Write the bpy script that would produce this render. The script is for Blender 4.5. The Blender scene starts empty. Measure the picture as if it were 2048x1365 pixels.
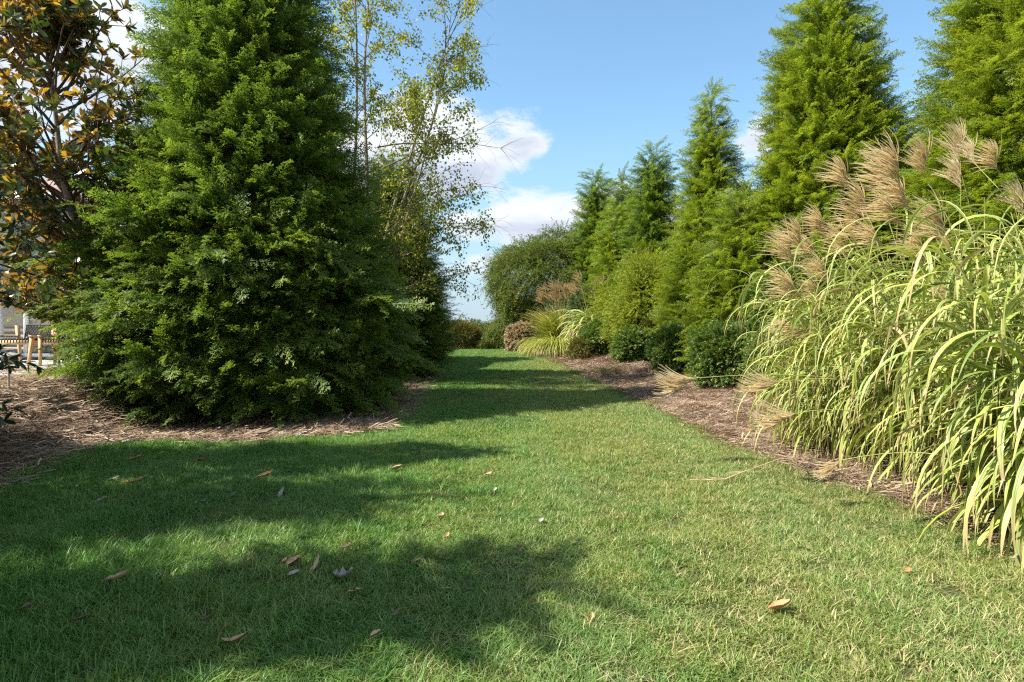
import bpy, math, random
import numpy as np
from math import radians as R_, sin, cos, pi

# ------------------------------------------------------------------ camera, world, sun
scene = bpy.context.scene
col = scene.collection
random.seed(7)
rng = np.random.default_rng(7)

F = 1250.0            # focal length in pixels of the 2048 px wide frame
CAMZ = 1.5
cam_data = bpy.data.cameras.new('camera')
cam_data.sensor_width = 36.0
cam_data.lens = 36.0 * F / 2048.0
cam_data.clip_end = 2000.0
cam_data.clip_start = 0.05
cam = bpy.data.objects.new('camera', cam_data)
cam.location = (0, 0, CAMZ)
cam.rotation_euler = (R_(90), 0, 0)
col.objects.link(cam)
scene.camera = cam

SUN_ELEV = R_(48.0)
SH = np.array([0.960, 0.28])           # direction shadows fall on the ground
SH = SH / np.linalg.norm(SH)
to_sun = (-SH[0] * cos(SUN_ELEV), -SH[1] * cos(SUN_ELEV), sin(SUN_ELEV))
from mathutils import Vector, Matrix, Euler
sun_data = bpy.data.lights.new('sun', 'SUN')
sun_data.energy = 4.8
sun_data.angle = R_(0.55)
sun_data.color = (1.0, 0.94, 0.84)
sun = bpy.data.objects.new('sun', sun_data)
sun.rotation_euler = Vector(to_sun).to_track_quat('Z', 'Y').to_euler()
sun.location = (-30, -5, 40)
col.objects.link(sun)

scene.view_settings.view_transform = 'Standard'
scene.view_settings.look = 'None'
scene.view_settings.exposure = 1.38
scene.view_settings.gamma = 1.0
scene.view_settings.use_curve_mapping = False
scene.cycles.max_bounces = 7
scene.cycles.diffuse_bounces = 4
scene.cycles.glossy_bounces = 2
scene.cycles.transmission_bounces = 4
scene.cycles.transparent_max_bounces = 8
scene.cycles.use_adaptive_sampling = True
scene.cycles.adaptive_threshold = 0.012
scene.cycles.use_denoising = False
scene.cycles.filter_width = 1.25
scene.cycles.sample_clamp_indirect = 6.0


def dir_ae(px, py):
    """direction of a cloud as azimuth and elevation"""
    x, y, z = (px - 1024) / F, 1.0, (683 - py) / F
    return math.atan2(x, y), math.atan2(z, math.hypot(x, y))


world = bpy.data.worlds.new('World')
scene.world = world
world.use_nodes = True
wt = world.node_tree
wt.nodes.clear()


class NT:
    def __init__(s, t):
        s.t = t

    def n(s, typ, **kw):
        nd = s.t.nodes.new(typ)
        for k, v in kw.items():
            setattr(nd, k, v)
        return nd

    def link(s, a, b):
        s.t.links.new(a, b)

    def val(s, sock, v):
        if isinstance(v, bpy.types.NodeSocket):
            s.link(v, sock)
        else:
            sock.default_value = v

    def m(s, op, a, b=None, c=None, clamp=False):
        nd = s.n('ShaderNodeMath', operation=op, use_clamp=clamp)
        s.val(nd.inputs[0], a)
        if b is not None:
            s.val(nd.inputs[1], b)
        if c is not None:
            s.val(nd.inputs[2], c)
        return nd.outputs[0]

    def mix(s, f, a, b, blend='MIX'):
        nd = s.n('ShaderNodeMix', data_type='RGBA', blend_type=blend)
        s.val(nd.inputs[0], f)
        s.val(nd.inputs[6], a if isinstance(a, bpy.types.NodeSocket) else (*a, 1)[:4])
        s.val(nd.inputs[7], b if isinstance(b, bpy.types.NodeSocket) else (*b, 1)[:4])
        return nd.outputs[2]

    def maprange(s, v, a, b, c=0.0, d=1.0, smooth=True):
        nd = s.n('ShaderNodeMapRange')
        nd.interpolation_type = 'SMOOTHSTEP' if smooth else 'LINEAR'
        s.val(nd.inputs[0], v)
        nd.inputs[1].default_value = a
        nd.inputs[2].default_value = b
        nd.inputs[3].default_value = c
        nd.inputs[4].default_value = d
        return nd.outputs[0]

    def noise(s, vec, scale, detail=4, rough=0.55, dist=0.0):
        nd = s.n('ShaderNodeTexNoise')
        if vec is not None:
            s.link(vec, nd.inputs['Vector'])
        nd.inputs['Scale'].default_value = scale
        nd.inputs['Detail'].default_value = detail
        nd.inputs['Roughness'].default_value = rough
        nd.inputs['Distortion'].default_value = dist
        return nd.outputs[0]


W = NT(wt)
sky = W.n('ShaderNodeTexSky')
sky.sky_type = 'NISHITA'
sky.sun_disc = False
sky.sun_elevation = SUN_ELEV
sky.sun_rotation = math.atan2(to_sun[0], to_sun[1])
sky.altitude = 200
sky.air_density = 1.15
sky.dust_density = 0.9
sky.ozone_density = 1.6
tc = W.n('ShaderNodeTexCoord')
sep = W.n('ShaderNodeSeparateXYZ')
W.link(tc.outputs['Generated'], sep.inputs[0])
X, Y, Z = sep.outputs
az = W.m('ARCTAN2', X, Y)
hyp = W.m('SQRT', W.m('ADD', W.m('MULTIPLY', X, X), W.m('MULTIPLY', Y, Y)))
el = W.m('ARCTAN2', Z, hyp)
# stretched coordinates for the cloud noise
comb = W.n('ShaderNodeCombineXYZ')
W.link(az, comb.inputs[0])
W.link(W.m('MULTIPLY', el, 1.9), comb.inputs[1])
cn = W.noise(comb.outputs[0], 8.5, 10, 0.64, 0.5)
cn2 = W.noise(comb.outputs[0], 2.3, 5, 0.5, 0.2)
cstr = W.n('ShaderNodeCombineXYZ')
W.link(az, cstr.inputs[0])
W.link(W.m('MULTIPLY', el, 5.0), cstr.inputs[1])
cn3 = W.noise(cstr.outputs[0], 2.6, 6, 0.55, 0.5)
# (px, py, rx, ry, strength) of each cloud seen in the sky
blobs = [(40, 90, 420, 230, 1.15), (-300, 160, 420, 230, 1.1),
         (860, 300, 190, 110, 1.25), (1010, 250, 85, 55, 1.0), (1040, 285, 80, 42, 1.0), (950, 330, 110, 60, 1.0), (740, 330, 190, 130, 1.1),
         (1090, 440, 150, 68, 1.1), (1230, 430, 170, 66, 1.1), (960, 452, 90, 40, 0.9), (1380, 440, 190, 80, 1.0),
         (960, 535, 150, 42, 0.62), (1100, 520, 150, 50, .6), (1520, 270, 80, 100, 0.52), (1975, 22, 34, 22, .5)]
field = None
shade = None
for (px, py, rx, ry, st) in blobs:
    a0, e0 = dir_ae(px, py)
    a1, _ = dir_ae(px + rx, py)
    _, e1 = dir_ae(px, py - ry)
    ra, re = abs(a1 - a0), abs(e1 - e0)
    da = W.m('DIVIDE', W.m('SUBTRACT', az, a0), ra)
    de = W.m('DIVIDE', W.m('SUBTRACT', el, e0), re)
    q = W.m('SUBTRACT', st, W.m('ADD', W.m('MULTIPLY', da, da), W.m('MULTIPLY', de, de)))
    field = q if field is None else W.m('SMOOTH_MAX', field, q, 0.25)
    sh_ = W.m('MULTIPLY', W.m('MAXIMUM', q, 0.0), de)
    shade = sh_ if shade is None else W.m('ADD', shade, sh_)
# the rest of the sky, outside the view, has broken cloud, thickened to lift the shaded parts
away = W.m('MAXIMUM', W.maprange(W.m('ABSOLUTE', az), 0.80, 1.3, 0.0, 1.0), W.maprange(el, .62, .95, 0.0, 1.0))
rest = W.m('MULTIPLY', W.m('SUBTRACT', cn2, 0.42), 4.5)
rest = W.m('SUBTRACT', rest, W.m('MULTIPLY', W.m('SUBTRACT', 1.0, away), 3.0))
field = W.m('MAXIMUM', field, rest)
dens_in = W.m('ADD', field, W.m('MULTIPLY', W.m('SUBTRACT', cn, 0.5), 3.4))
dens = W.maprange(dens_in, 0.05, 0.85, 0.0, 1.0)
low = W.maprange(el, 0.0, 0.16, 0.0, 1.0)
dens = W.m('MULTIPLY', dens, W.maprange(el, 0.03, 0.17, 0.15, 0.97))
# cloud colour: white top, lavender grey base and streaks
tone = W.m('ADD', W.m('MULTIPLY', shade, 0.75), W.m('MULTIPLY', W.m('SUBTRACT', cn3, 0.5), 1.5))
tone = W.maprange(tone, -0.55, 0.45, 0.0, 1.0)
edge = W.maprange(dens_in, 0.3, 1.2, 0.55, 0.0)
tone = W.m('ADD', tone, edge, clamp=True)
ccol = W.mix(tone, (2.55, 2.85, 3.5), (4.15, 4.3, 4.5))
skyc = W.n('ShaderNodeGamma')
W.link(sky.outputs[0], skyc.inputs[0])
skyc.inputs[1].default_value = 1.0
tint = W.mix(1.0, skyc.outputs[0], (.86, 1.03, 1.03), 'MULTIPLY')
tint = W.mix(W.maprange(el, -.02, .36, .92, 0.0), tint, (2.15, 2.75, 3.35))
final = W.mix(dens, tint, ccol)
bg = W.n('ShaderNodeBackground')
W.link(final, bg.inputs[0])
bg.inputs[1].default_value = 0.094
wo = W.n('ShaderNodeOutputWorld')
W.link(bg.outputs[0], wo.inputs[0])

# ------------------------------------------------------------------ helpers


def sstep(x):
    x = np.clip(x, 0, 1)
    return x * x * (3 - 2 * x)


def unproj(px, py, Yd):
    return np.array([(px - 1024) / F * Yd, Yd, CAMZ + (683 - py) / F * Yd])


_zy = np.array([-60, 0, 15, 18, 20.5, 23, 26, 29, 33, 45, 80, 400, 2000.])
_zz = np.array([-.9, 0, .345, .45, .565, .73, .93, 1.03, .99, .5, -1.0, -8, -30.])
_XLy = np.array([-8, 0, 2.5, 5.84, 7.47, 7.95, 8.12, 8.3, 8.5, 8.9, 9.6, 11, 13, 15.5, 20, 25, 30, 36.])
_XLx = np.array([-3.6, -3.8, -4.05, -4.78, -5.2, -5.15, -3.6, -2.75, -2.3, -2.0, -1.9, -1.85, -2.0, -2.1, -2.6, -3.2, -4.2, -7.])
_XRy = np.array([-8, 0, 2, 3.4, 4.4, 5.84, 7.47, 9, 12, 16, 20, 24.7, 29, 32, 36.])
_XRx = np.array([4.5, 4.3, 4.2, 3.85, 3.5, 3.15, 2.85, 2.75, 2.62, 2.35, 2.0, 1.45, .75, .5, 3.5])


def XL(y): return np.interp(y, _XLy, _XLx)
def XR(y): return np.interp(y, _XRy, _XRx)


def gz(x, y):
    x = np.asarray(x, float)
    y = np.asarray(y, float)
    w = .8
    z = sum(np.interp(y + o, _zy, _zz) for o in (-w, -w / 2, 0, w / 2, w)) / 5
    z = z + .76 * sstep((-4.9 - x) / 2.3) * sstep((y - 5.0) / 3.5) * (1 - .4 * sstep((y - 25) / 10))
    cap_ = sstep((-6.2 - x) / .8) * (1 - sstep((y - 17) / 3))
    z = z - cap_ * np.maximum(0, z - .90)
    z = z + .22 * sstep((x - XR(y)) / 2.2) * sstep((y + 1) / 3)
    z = z + .018 * np.sin(x * 1.7 + .6 * y) * np.sin(y * .9 + 1) + .012 * np.sin(x * 4.1 - y * 2.3)
    return z


def make_mesh(name, V, faces, mats, uv=None, attrs=None, smooth=False, midx=None):
    """V (N,3); faces: list of (M,k) int arrays"""
    me = bpy.data.meshes.new(name)
    V = np.asarray(V, np.float32).reshape(-1, 3)
    faces = [np.asarray(f, np.int32) for f in (faces if isinstance(faces, list) else [faces]) if len(f)]
    tot = np.concatenate([np.full(len(f), f.shape[1], np.int32) for f in faces])
    loops = np.concatenate([f.reshape(-1) for f in faces])
    start = np.concatenate([[0], np.cumsum(tot)[:-1]]).astype(np.int32)
    me.vertices.add(len(V))
    me.vertices.foreach_set('co', V.ravel())
    me.loops.add(len(loops))
    me.loops.foreach_set('vertex_index', loops)
    me.polygons.add(len(tot))
    me.polygons.foreach_set('loop_start', start)
    me.polygons.foreach_set('loop_total', tot)
    if smooth:
        me.polygons.foreach_set('use_smooth', np.ones(len(tot), bool))
    if midx is not None:
        me.polygons.foreach_set('material_index', np.asarray(midx, np.int32))
    if uv is not None:
        l = me.uv_layers.new(name='UVMap')
        l.data.foreach_set('uv', np.asarray(uv, np.float32)[loops].ravel())
    for k, v in (attrs or {}).items():
        a = me.attributes.new(k, 'FLOAT', 'POINT')
        a.data.foreach_set('value', np.asarray(v, np.float32))
    me.update(calc_edges=True)
    for m in (mats if isinstance(mats, (list, tuple)) else [mats]):
        me.materials.append(m)
    return me


def link(name, data, parent=None, label=None, cat=None, group=None, kind=None, loc=None):
    o = bpy.data.objects.new(name, data)
    col.objects.link(o)
    if parent is not None:
        o.parent = parent
    if loc is not None:
        o.location = loc
    if label: o['label'] = label
    if cat: o['category'] = cat
    if group: o['group'] = group
    if kind: o['kind'] = kind
    return o


def thing(name, label, cat, loc, group=None, rz=0):
    o = link(name, None, None, label, cat, group, None, loc)
    o.rotation_euler = (0, 0, rz)
    o.empty_display_size = .1
    return o


class Buf:
    def __init__(s):
        s.V, s.Q, s.T, s.uv, s.r, s.n = [], [], [], [], [], 0

    def add(s, V, F_, uv=None, r=0.0):
        V = np.asarray(V, float).reshape(-1, 3)
        F_ = np.asarray(F_, int)
        (s.Q if F_.shape[1] == 4 else s.T).append(F_ + s.n)
        s.V.append(V)
        s.uv.append(np.zeros((len(V), 2)) if uv is None else np.asarray(uv))
        s.r.append(np.full(len(V), r) if np.isscalar(r) else np.asarray(r))
        s.n += len(V)

    def place(s, tv, tf, M, P, S, tuv=None, r=None):
        """template (K,3) placed N times by matrices (N,3,3), positions, scales"""
        N, K = len(P), len(tv)
        S = np.asarray(S, float)
        if S.ndim == 1: S = np.repeat(S[:, None], 3, 1)
        loc = tv[None] * S[:, None, :]
        V = np.einsum('nij,nkj->nki', M, loc) + P[:, None, :]
        f = (tf[None] + (np.arange(N) * K)[:, None, None]).reshape(-1, tf.shape[1])
        uv = None if tuv is None else np.tile(tuv, (N, 1))
        rr = np.repeat(rng.random(N) if r is None else r, K)
        s.add(V.reshape(-1, 3), f, uv, rr)

    def tube(s, pts, rad, k=6, r=0.5, cap=True):
        pts = np.asarray(pts, float)
        rad = np.broadcast_to(np.asarray(rad, float), (len(pts),))
        t = np.gradient(pts, axis=0)
        t /= np.linalg.norm(t, axis=1)[:, None] + 1e-9
        ref = np.array([0, 0, 1.]) if abs(t[0, 2]) < .9 else np.array([1., 0, 0])
        a = np.cross(t, ref); a /= np.linalg.norm(a, axis=1)[:, None] + 1e-9
        b = np.cross(t, a)
        th = np.arange(k) * 2 * pi / k
        ring = pts[:, None] + rad[:, None, None] * (np.cos(th)[None, :, None] * a[:, None] + np.sin(th)[None, :, None] * b[:, None])
        n = len(pts)
        i = np.arange(n - 1)[:, None] * k
        j = np.arange(k)[None]
        j2 = (j + 1) % k
        f = np.stack([i + j, i + j2, i + k + j2, i + k + j], -1).reshape(-1, 4)
        u = np.tile(np.stack([np.arange(k) / k, np.zeros(k)], -1), (n, 1))
        u[:, 1] = np.repeat(np.linspace(0, 1, n), k)
        s.add(ring.reshape(-1, 3), f, u, r)

    def box(s, c, d, rot=None, r=0.5, taper=1.0):
        c = np.asarray(c, float); d = np.asarray(d, float) / 2
        v = np.array([[-1, -1, -1], [1, -1, -1], [1, 1, -1], [-1, 1, -1], [-1, -1, 1], [1, -1, 1], [1, 1, 1], [-1, 1, 1]], float)
        v[:4, :2] *= taper
        v = v * d
        if rot is not None:
            v = v @ np.array(Euler(rot).to_matrix()).T
        f = [[0, 3, 2, 1], [4, 5, 6, 7], [0, 1, 5, 4], [1, 2, 6, 5], [2, 3, 7, 6], [3, 0, 4, 7]]
        s.add(v + c, f, None, r)

    def mesh(s, name, mat, smooth=False):
        V = np.concatenate(s.V)
        return make_mesh(name, V, [np.concatenate(x) for x in (s.Q, s.T) if x], mat,
                         np.concatenate(s.uv), {'rnd': np.concatenate(s.r)}, smooth)


def frames(axis, up):
    """matrices with columns side, axis, normal"""
    axis = axis / (np.linalg.norm(axis, axis=1)[:, None] + 1e-9)
    side = np.cross(axis, up)
    side /= np.linalg.norm(side, axis=1)[:, None] + 1e-9
    nrm = np.cross(side, axis)
    return np.stack([side, axis, nrm], -1)


def to_euler(M):
    y = np.arcsin(np.clip(-M[:, 2, 0], -1, 1))
    x = np.arctan2(M[:, 2, 1], M[:, 2, 2])
    z = np.arctan2(M[:, 1, 0], M[:, 0, 0])
    return np.stack([x, y, z], -1)


_groups = {}


def inst_group(key, protos):
    if key in _groups:
        return _groups[key]
    ng = bpy.data.node_groups.new('scatter_' + key, 'GeometryNodeTree')
    ng.interface.new_socket('Geometry', in_out='INPUT', socket_type='NodeSocketGeometry')
    ng.interface.new_socket('Geometry', in_out='OUTPUT', socket_type='NodeSocketGeometry')
    N = ng.nodes
    gi, go = N.new('NodeGroupInput'), N.new('NodeGroupOutput')
    iop = N.new('GeometryNodeInstanceOnPoints')
    join = N.new('GeometryNodeJoinGeometry')
    for p in protos:
        oi = N.new('GeometryNodeObjectInfo')
        oi.inputs['Object'].default_value = p
        oi.transform_space = 'ORIGINAL'
        g2i = N.new('GeometryNodeGeometryToInstance')
        ng.links.new(oi.outputs['Geometry'], g2i.inputs[0])
        ng.links.new(g2i.outputs[0], join.inputs[0])

    def attr(nm, t):
        a = N.new('GeometryNodeInputNamedAttribute')
        a.data_type = t
        a.inputs['Name'].default_value = nm
        return a.outputs['Attribute']
    ng.links.new(gi.outputs[0], iop.inputs['Points'])
    ng.links.new(join.outputs[0], iop.inputs['Instance'])
    iop.inputs['Pick Instance'].default_value = True
    ng.links.new(attr('pick', 'INT'), iop.inputs['Instance Index'])
    e2r = N.new('FunctionNodeEulerToRotation')
    ng.links.new(attr('rot', 'FLOAT_VECTOR'), e2r.inputs[0])
    ng.links.new(e2r.outputs[0], iop.inputs['Rotation'])
    ng.links.new(attr('scl', 'FLOAT_VECTOR'), iop.inputs['Scale'])
    ng.links.new(iop.outputs[0], go.inputs[0])
    _groups[key] = ng
    return ng


def proto(mesh):
    o = bpy.data.objects.new(mesh.name + '_proto', mesh)
    return o


def scatter(name, key, protos, P, M, S, parent=None, tint=None, kind='stuff', mats=None, **kw):
    n = len(P)
    me = bpy.data.meshes.new(name)
    me.vertices.add(n)
    me.vertices.foreach_set('co', np.asarray(P, np.float32).ravel())
    S = np.asarray(S, float)
    if S.ndim == 1: S = np.repeat(S[:, None], 3, 1)
    a = me.attributes.new('rot', 'FLOAT_VECTOR', 'POINT'); a.data.foreach_set('vector', to_euler(M).astype(np.float32).ravel())
    a = me.attributes.new('scl', 'FLOAT_VECTOR', 'POINT'); a.data.foreach_set('vector', S.astype(np.float32).ravel())
    a = me.attributes.new('pick', 'INT', 'POINT'); a.data.foreach_set('value', rng.integers(0, len(protos), n).astype(np.int32))
    a = me.attributes.new('tint', 'FLOAT', 'POINT'); a.data.foreach_set('value', (rng.random(n) if tint is None else tint).astype(np.float32))
    for m in mats or []:
        me.materials.append(m)
    o = link(name, me, parent, kind=kind, **kw)
    md = o.modifiers.new('scatter', 'NODES')
    md.node_group = inst_group(key, protos)
    return o


# ------------------------------------------------------------------ materials
def new_mat(name):
    m = bpy.data.materials.new(name)
    m.use_nodes = True
    m.node_tree.nodes.clear()
    return m, NT(m.node_tree)


def leaf_mat(name, cols, rough=.5, spec=.4, trans=.3, tcol=None, inst=True, back=None, patch=0.0, patch_col=None, patch_scale=1.0):
    """cols: dark, mid, light colours picked per leaf and per spray"""
    m, T = new_mat(name)
    at = T.n('ShaderNodeAttribute'); at.attribute_name = 'rnd'
    r = at.outputs['Fac']
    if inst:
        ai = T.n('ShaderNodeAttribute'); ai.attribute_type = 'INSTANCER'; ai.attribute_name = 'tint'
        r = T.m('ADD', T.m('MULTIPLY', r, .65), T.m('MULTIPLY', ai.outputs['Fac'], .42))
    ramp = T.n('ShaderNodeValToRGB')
    T.link(r, ramp.inputs[0])
    e = ramp.color_ramp.elements
    k = len(cols)
    while len(e) < k: e.new(.5)
    for i, c in enumerate(cols):
        e[i].position = i / (k - 1) if k > 1 else 0
        e[i].color = (*c, 1)
    c = ramp.outputs[0]
    if patch_col is not None:
        g = T.n('ShaderNodeNewGeometry')
        nz = T.noise(g.outputs['Position'], patch_scale, 3, .6)
        c = T.mix(T.m('MULTIPLY', T.maprange(nz, .42, .68), patch), c, patch_col)
    if back is not None:
        g2 = T.n('ShaderNodeNewGeometry')
        if isinstance(back, list): back = T.mix(T.maprange(T.m('FRACT', T.m('MULTIPLY', r, 3.7)), .3, .8), back[0], back[1])
        c = T.mix(g2.outputs['Backfacing'], c, back)
    p = T.n('ShaderNodeBsdfPrincipled')
    T.link(c, p.inputs['Base Color'])
    p.inputs['Roughness'].default_value = rough
    p.inputs['Specular IOR Level'].default_value = spec
    tr = T.n('ShaderNodeBsdfTranslucent')
    tc_ = T.mix(1.0, c, tcol or (1.5, 1.5, .7), 'MULTIPLY')
    T.link(tc_, tr.inputs[0])
    mx = T.n('ShaderNodeMixShader')
    mx.inputs[0].default_value = trans
    T.link(p.outputs[0], mx.inputs[1]); T.link(tr.outputs[0], mx.inputs[2])
    o = T.n('ShaderNodeOutputMaterial')
    T.link(mx.outputs[0], o.inputs[0])
    return m


def solid_mat(name, c1, c2, scale=8, rough=.8, bump=.0, stretch=None, spec=.3, c3=None):
    m, T = new_mat(name)
    tcn = T.n('ShaderNodeTexCoord')
    v = tcn.outputs['Object']
    if stretch:
        mp = T.n('ShaderNodeMapping'); mp.inputs['Scale'].default_value = stretch
        T.link(v, mp.inputs[0]); v = mp.outputs[0]
    nz = T.noise(v, scale, 8, .65)
    c = T.mix(T.maprange(nz, .35, .65), c1, c2)
    if c3 is not None:
        nz2 = T.noise(v, scale * .23, 4, .6)
        c = T.mix(T.maprange(nz2, .5, .7), c, c3)
    p = T.n('ShaderNodeBsdfPrincipled')
    T.link(c, p.inputs['Base Color'])
    p.inputs['Roughness'].default_value = rough
    p.inputs['Specular IOR Level'].default_value = spec
    if bump:
        b = T.n('ShaderNodeBump'); b.inputs['Strength'].default_value = bump; b.inputs['Distance'].default_value = .02
        T.link(nz, b.inputs['Height']); T.link(b.outputs[0], p.inputs['Normal'])
    o = T.n('ShaderNodeOutputMaterial'); T.link(p.outputs[0], o.inputs[0])
    return m


M = {}
M['arb_dark'] = leaf_mat('arborvitae_deep_green', [(.032, .068, .016), (.100, .168, .030), (.25, .315, .055)], .52, .3, .4, patch=.35, patch_col=(.085, .13, .022), patch_scale=.9)
M['arb_gold'] = leaf_mat('arborvitae_yellow_green', [(.055, .100, .014), (.180, .245, .024), (.39, .425, .042)], .5, .4, .42, patch=.4, patch_col=(.20, .25, .03), patch_scale=.8)
M['arb_mid'] = leaf_mat('arborvitae_mid_green', [(.045, .090, .016), (.130, .210, .028), (.29, .36, .045)], .48, .45, .4, patch=.4, patch_col=(.14, .17, .03), patch_scale=.8)
M['bark'] = solid_mat('bark', (.10, .07, .05), (.20, .15, .11), 14, .9, .6, (1, 1, .25))
M['pale_bark'] = solid_mat('pale_bark', (.15, .12, .10), (.30, .25, .20), 10, .85, .5, (1, 1, .3), c3=(.16, .13, .11))
M['twig'] = solid_mat('twig', (.09, .06, .045), (.17, .12, .085), 20, .85, .2)
M['birch_leaf'] = leaf_mat('birch_leaf', [(.08, .12, .02), (.19, .22, .025), (.46, .40, .03)], .45, .4, .42, inst=False)
M['magnolia_leaf'] = leaf_mat('magnolia_leaf', [(.03, .06, .018), (.06, .10, .025), (.13, .16, .035)], .28, .5, .40, inst=False, back=[(.19, .125, .045), (.37, .28, .06)], tcol=(1.4, 1.15, .45))
M['dark_leaf'] = leaf_mat('dark_glossy_leaf', [(.014, .032, .012), (.026, .055, .018), (.05, .09, .024)], .25, .55, .2, inst=False, back=(.045, .07, .03))
M['holly'] = leaf_mat('holly_leaf', [(.035, .075, .016), (.100, .165, .030), (.22, .28, .05)], .38, .45, .34)
M['grey_holly'] = leaf_mat('grey_green_leaf', [(.045, .075, .030), (.095, .135, .05), (.17, .20, .09)], .35, .5, .22)
M['gold_shrub'] = leaf_mat('golden_shrub_leaf', [(.10, .15, .016), (.22, .27, .028), (.38, .39, .045)], .5, .3, .4)
M['rust_shrub'] = leaf_mat('rusty_shrub_leaf', [(.06, .075, .018), (.12, .12, .02), (.20, .13, .03)], .5, .35, .25)
M['weeping'] = leaf_mat('weeping_tree_leaf', [(.055, .095, .020), (.110, .165, .032), (.20, .16, .05)], .6, .2, .35)
M['pink'] = leaf_mat('faded_pink_bloom', [(.13, .14, .06), (.33, .24, .18), (.48, .36, .30)], .7, .2, .3)
M['far_green'] = leaf_mat('far_leaf', [(.045, .07, .022), (.085, .12, .03), (.17, .16, .05)], .55, .3, .25)


def blade_mat(name, green, yellow, cream, stripes=True, spec=.32, rough=.42, dry=(.42, .32, .16)):
    m, T = new_mat(name)
    uvn = T.n('ShaderNodeUVMap')
    sp = T.n('ShaderNodeSeparateXYZ'); T.link(uvn.outputs[0], sp.inputs[0])
    at = T.n('ShaderNodeAttribute'); at.attribute_name = 'rnd'
    oi = T.n('ShaderNodeObjectInfo')
    r = T.m('FRACT', T.m('ADD', at.outputs['Fac'], oi.outputs['Random']))
    u, v = sp.outputs[0], sp.outputs[1]
    base = T.mix(T.maprange(r, .25, .85), green, yellow)
    if stripes:
        ce = T.n('ShaderNodeCombineXYZ')
        T.link(T.m('MULTIPLY', u, 5.0), ce.inputs[0]); T.link(T.m('MULTIPLY', r, 37.0), ce.inputs[1]); T.link(T.m('MULTIPLY', v, .25), ce.inputs[2])
        nz = T.noise(ce.outputs[0], 1.6, 3, .6)
        edge = T.m('ABSOLUTE', T.m('SUBTRACT', u, .5))
        ed = T.maprange(edge, .24, .40, 0, .75)
        lines = T.maprange(nz, .5, .60)
        mid = T.maprange(edge, .0, .055, .6, 0)
        r2 = T.m('FRACT', T.m('MULTIPLY', r, 7.31))
        k = T.m('MAXIMUM', T.m('MAXIMUM', T.m('MULTIPLY', ed, T.maprange(r2, .12, .45, .25, 1.0)), T.m('MULTIPLY', lines, T.maprange(r2, .0, .7, .2, .9))), mid)
        base = T.mix(k, base, cream)
    r3 = T.m('FRACT', T.m('MULTIPLY', r, 13.7))
    tip = T.m('MULTIPLY', T.maprange(v, .70, .97), T.maprange(r3, .0, .4))
    base = T.mix(tip, base, dry)
    base = T.mix(T.maprange(r3, .965, .98), base, dry)
    p = T.n('ShaderNodeBsdfPrincipled'); T.link(base, p.inputs['Base Color'])
    p.inputs['Roughness'].default_value = rough
    p.inputs['Specular IOR Level'].default_value = spec
    tr = T.n('ShaderNodeBsdfTranslucent'); T.link(T.mix(1.0, base, (1.15, 1.1, .75), 'MULTIPLY'), tr.inputs[0])
    mx = T.n('ShaderNodeMixShader'); mx.inputs[0].default_value = .28
    T.link(p.outputs[0], mx.inputs[1]); T.link(tr.outputs[0], mx.inputs[2])
    o = T.n('ShaderNodeOutputMaterial'); T.link(mx.outputs[0], o.inputs[0])
    return m


M['blade'] = blade_mat('variegated_blade', (.10, .19, .022), (.29, .36, .035), (.56, .57, .24))
M['yellow_blade'] = blade_mat('yellow_blade', (.20, .27, .03), (.40, .40, .05), (.5, .45, .12), stripes=False)
M['tuft_blade'] = blade_mat('green_tuft_blade', (.05, .09, .02), (.16, .18, .05), (.3, .28, .14), stripes=False)
M['plume'] = leaf_mat('plume_silk', [(.50, .41, .24), (.70, .60, .39), (.86, .79, .60)], .55, .3, .5, inst=False, tcol=(1.1, 1.0, .85))
M['plume_far'] = leaf_mat('tan_plume', [(.36, .26, .14), (.50, .38, .20), (.66, .56, .38)], .7, .2, .4, inst=False, tcol=(1.1, 1.0, .8))
M['stalk'] = solid_mat('stalk', (.22, .26, .06), (.34, .30, .12), 6, .5)


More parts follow.
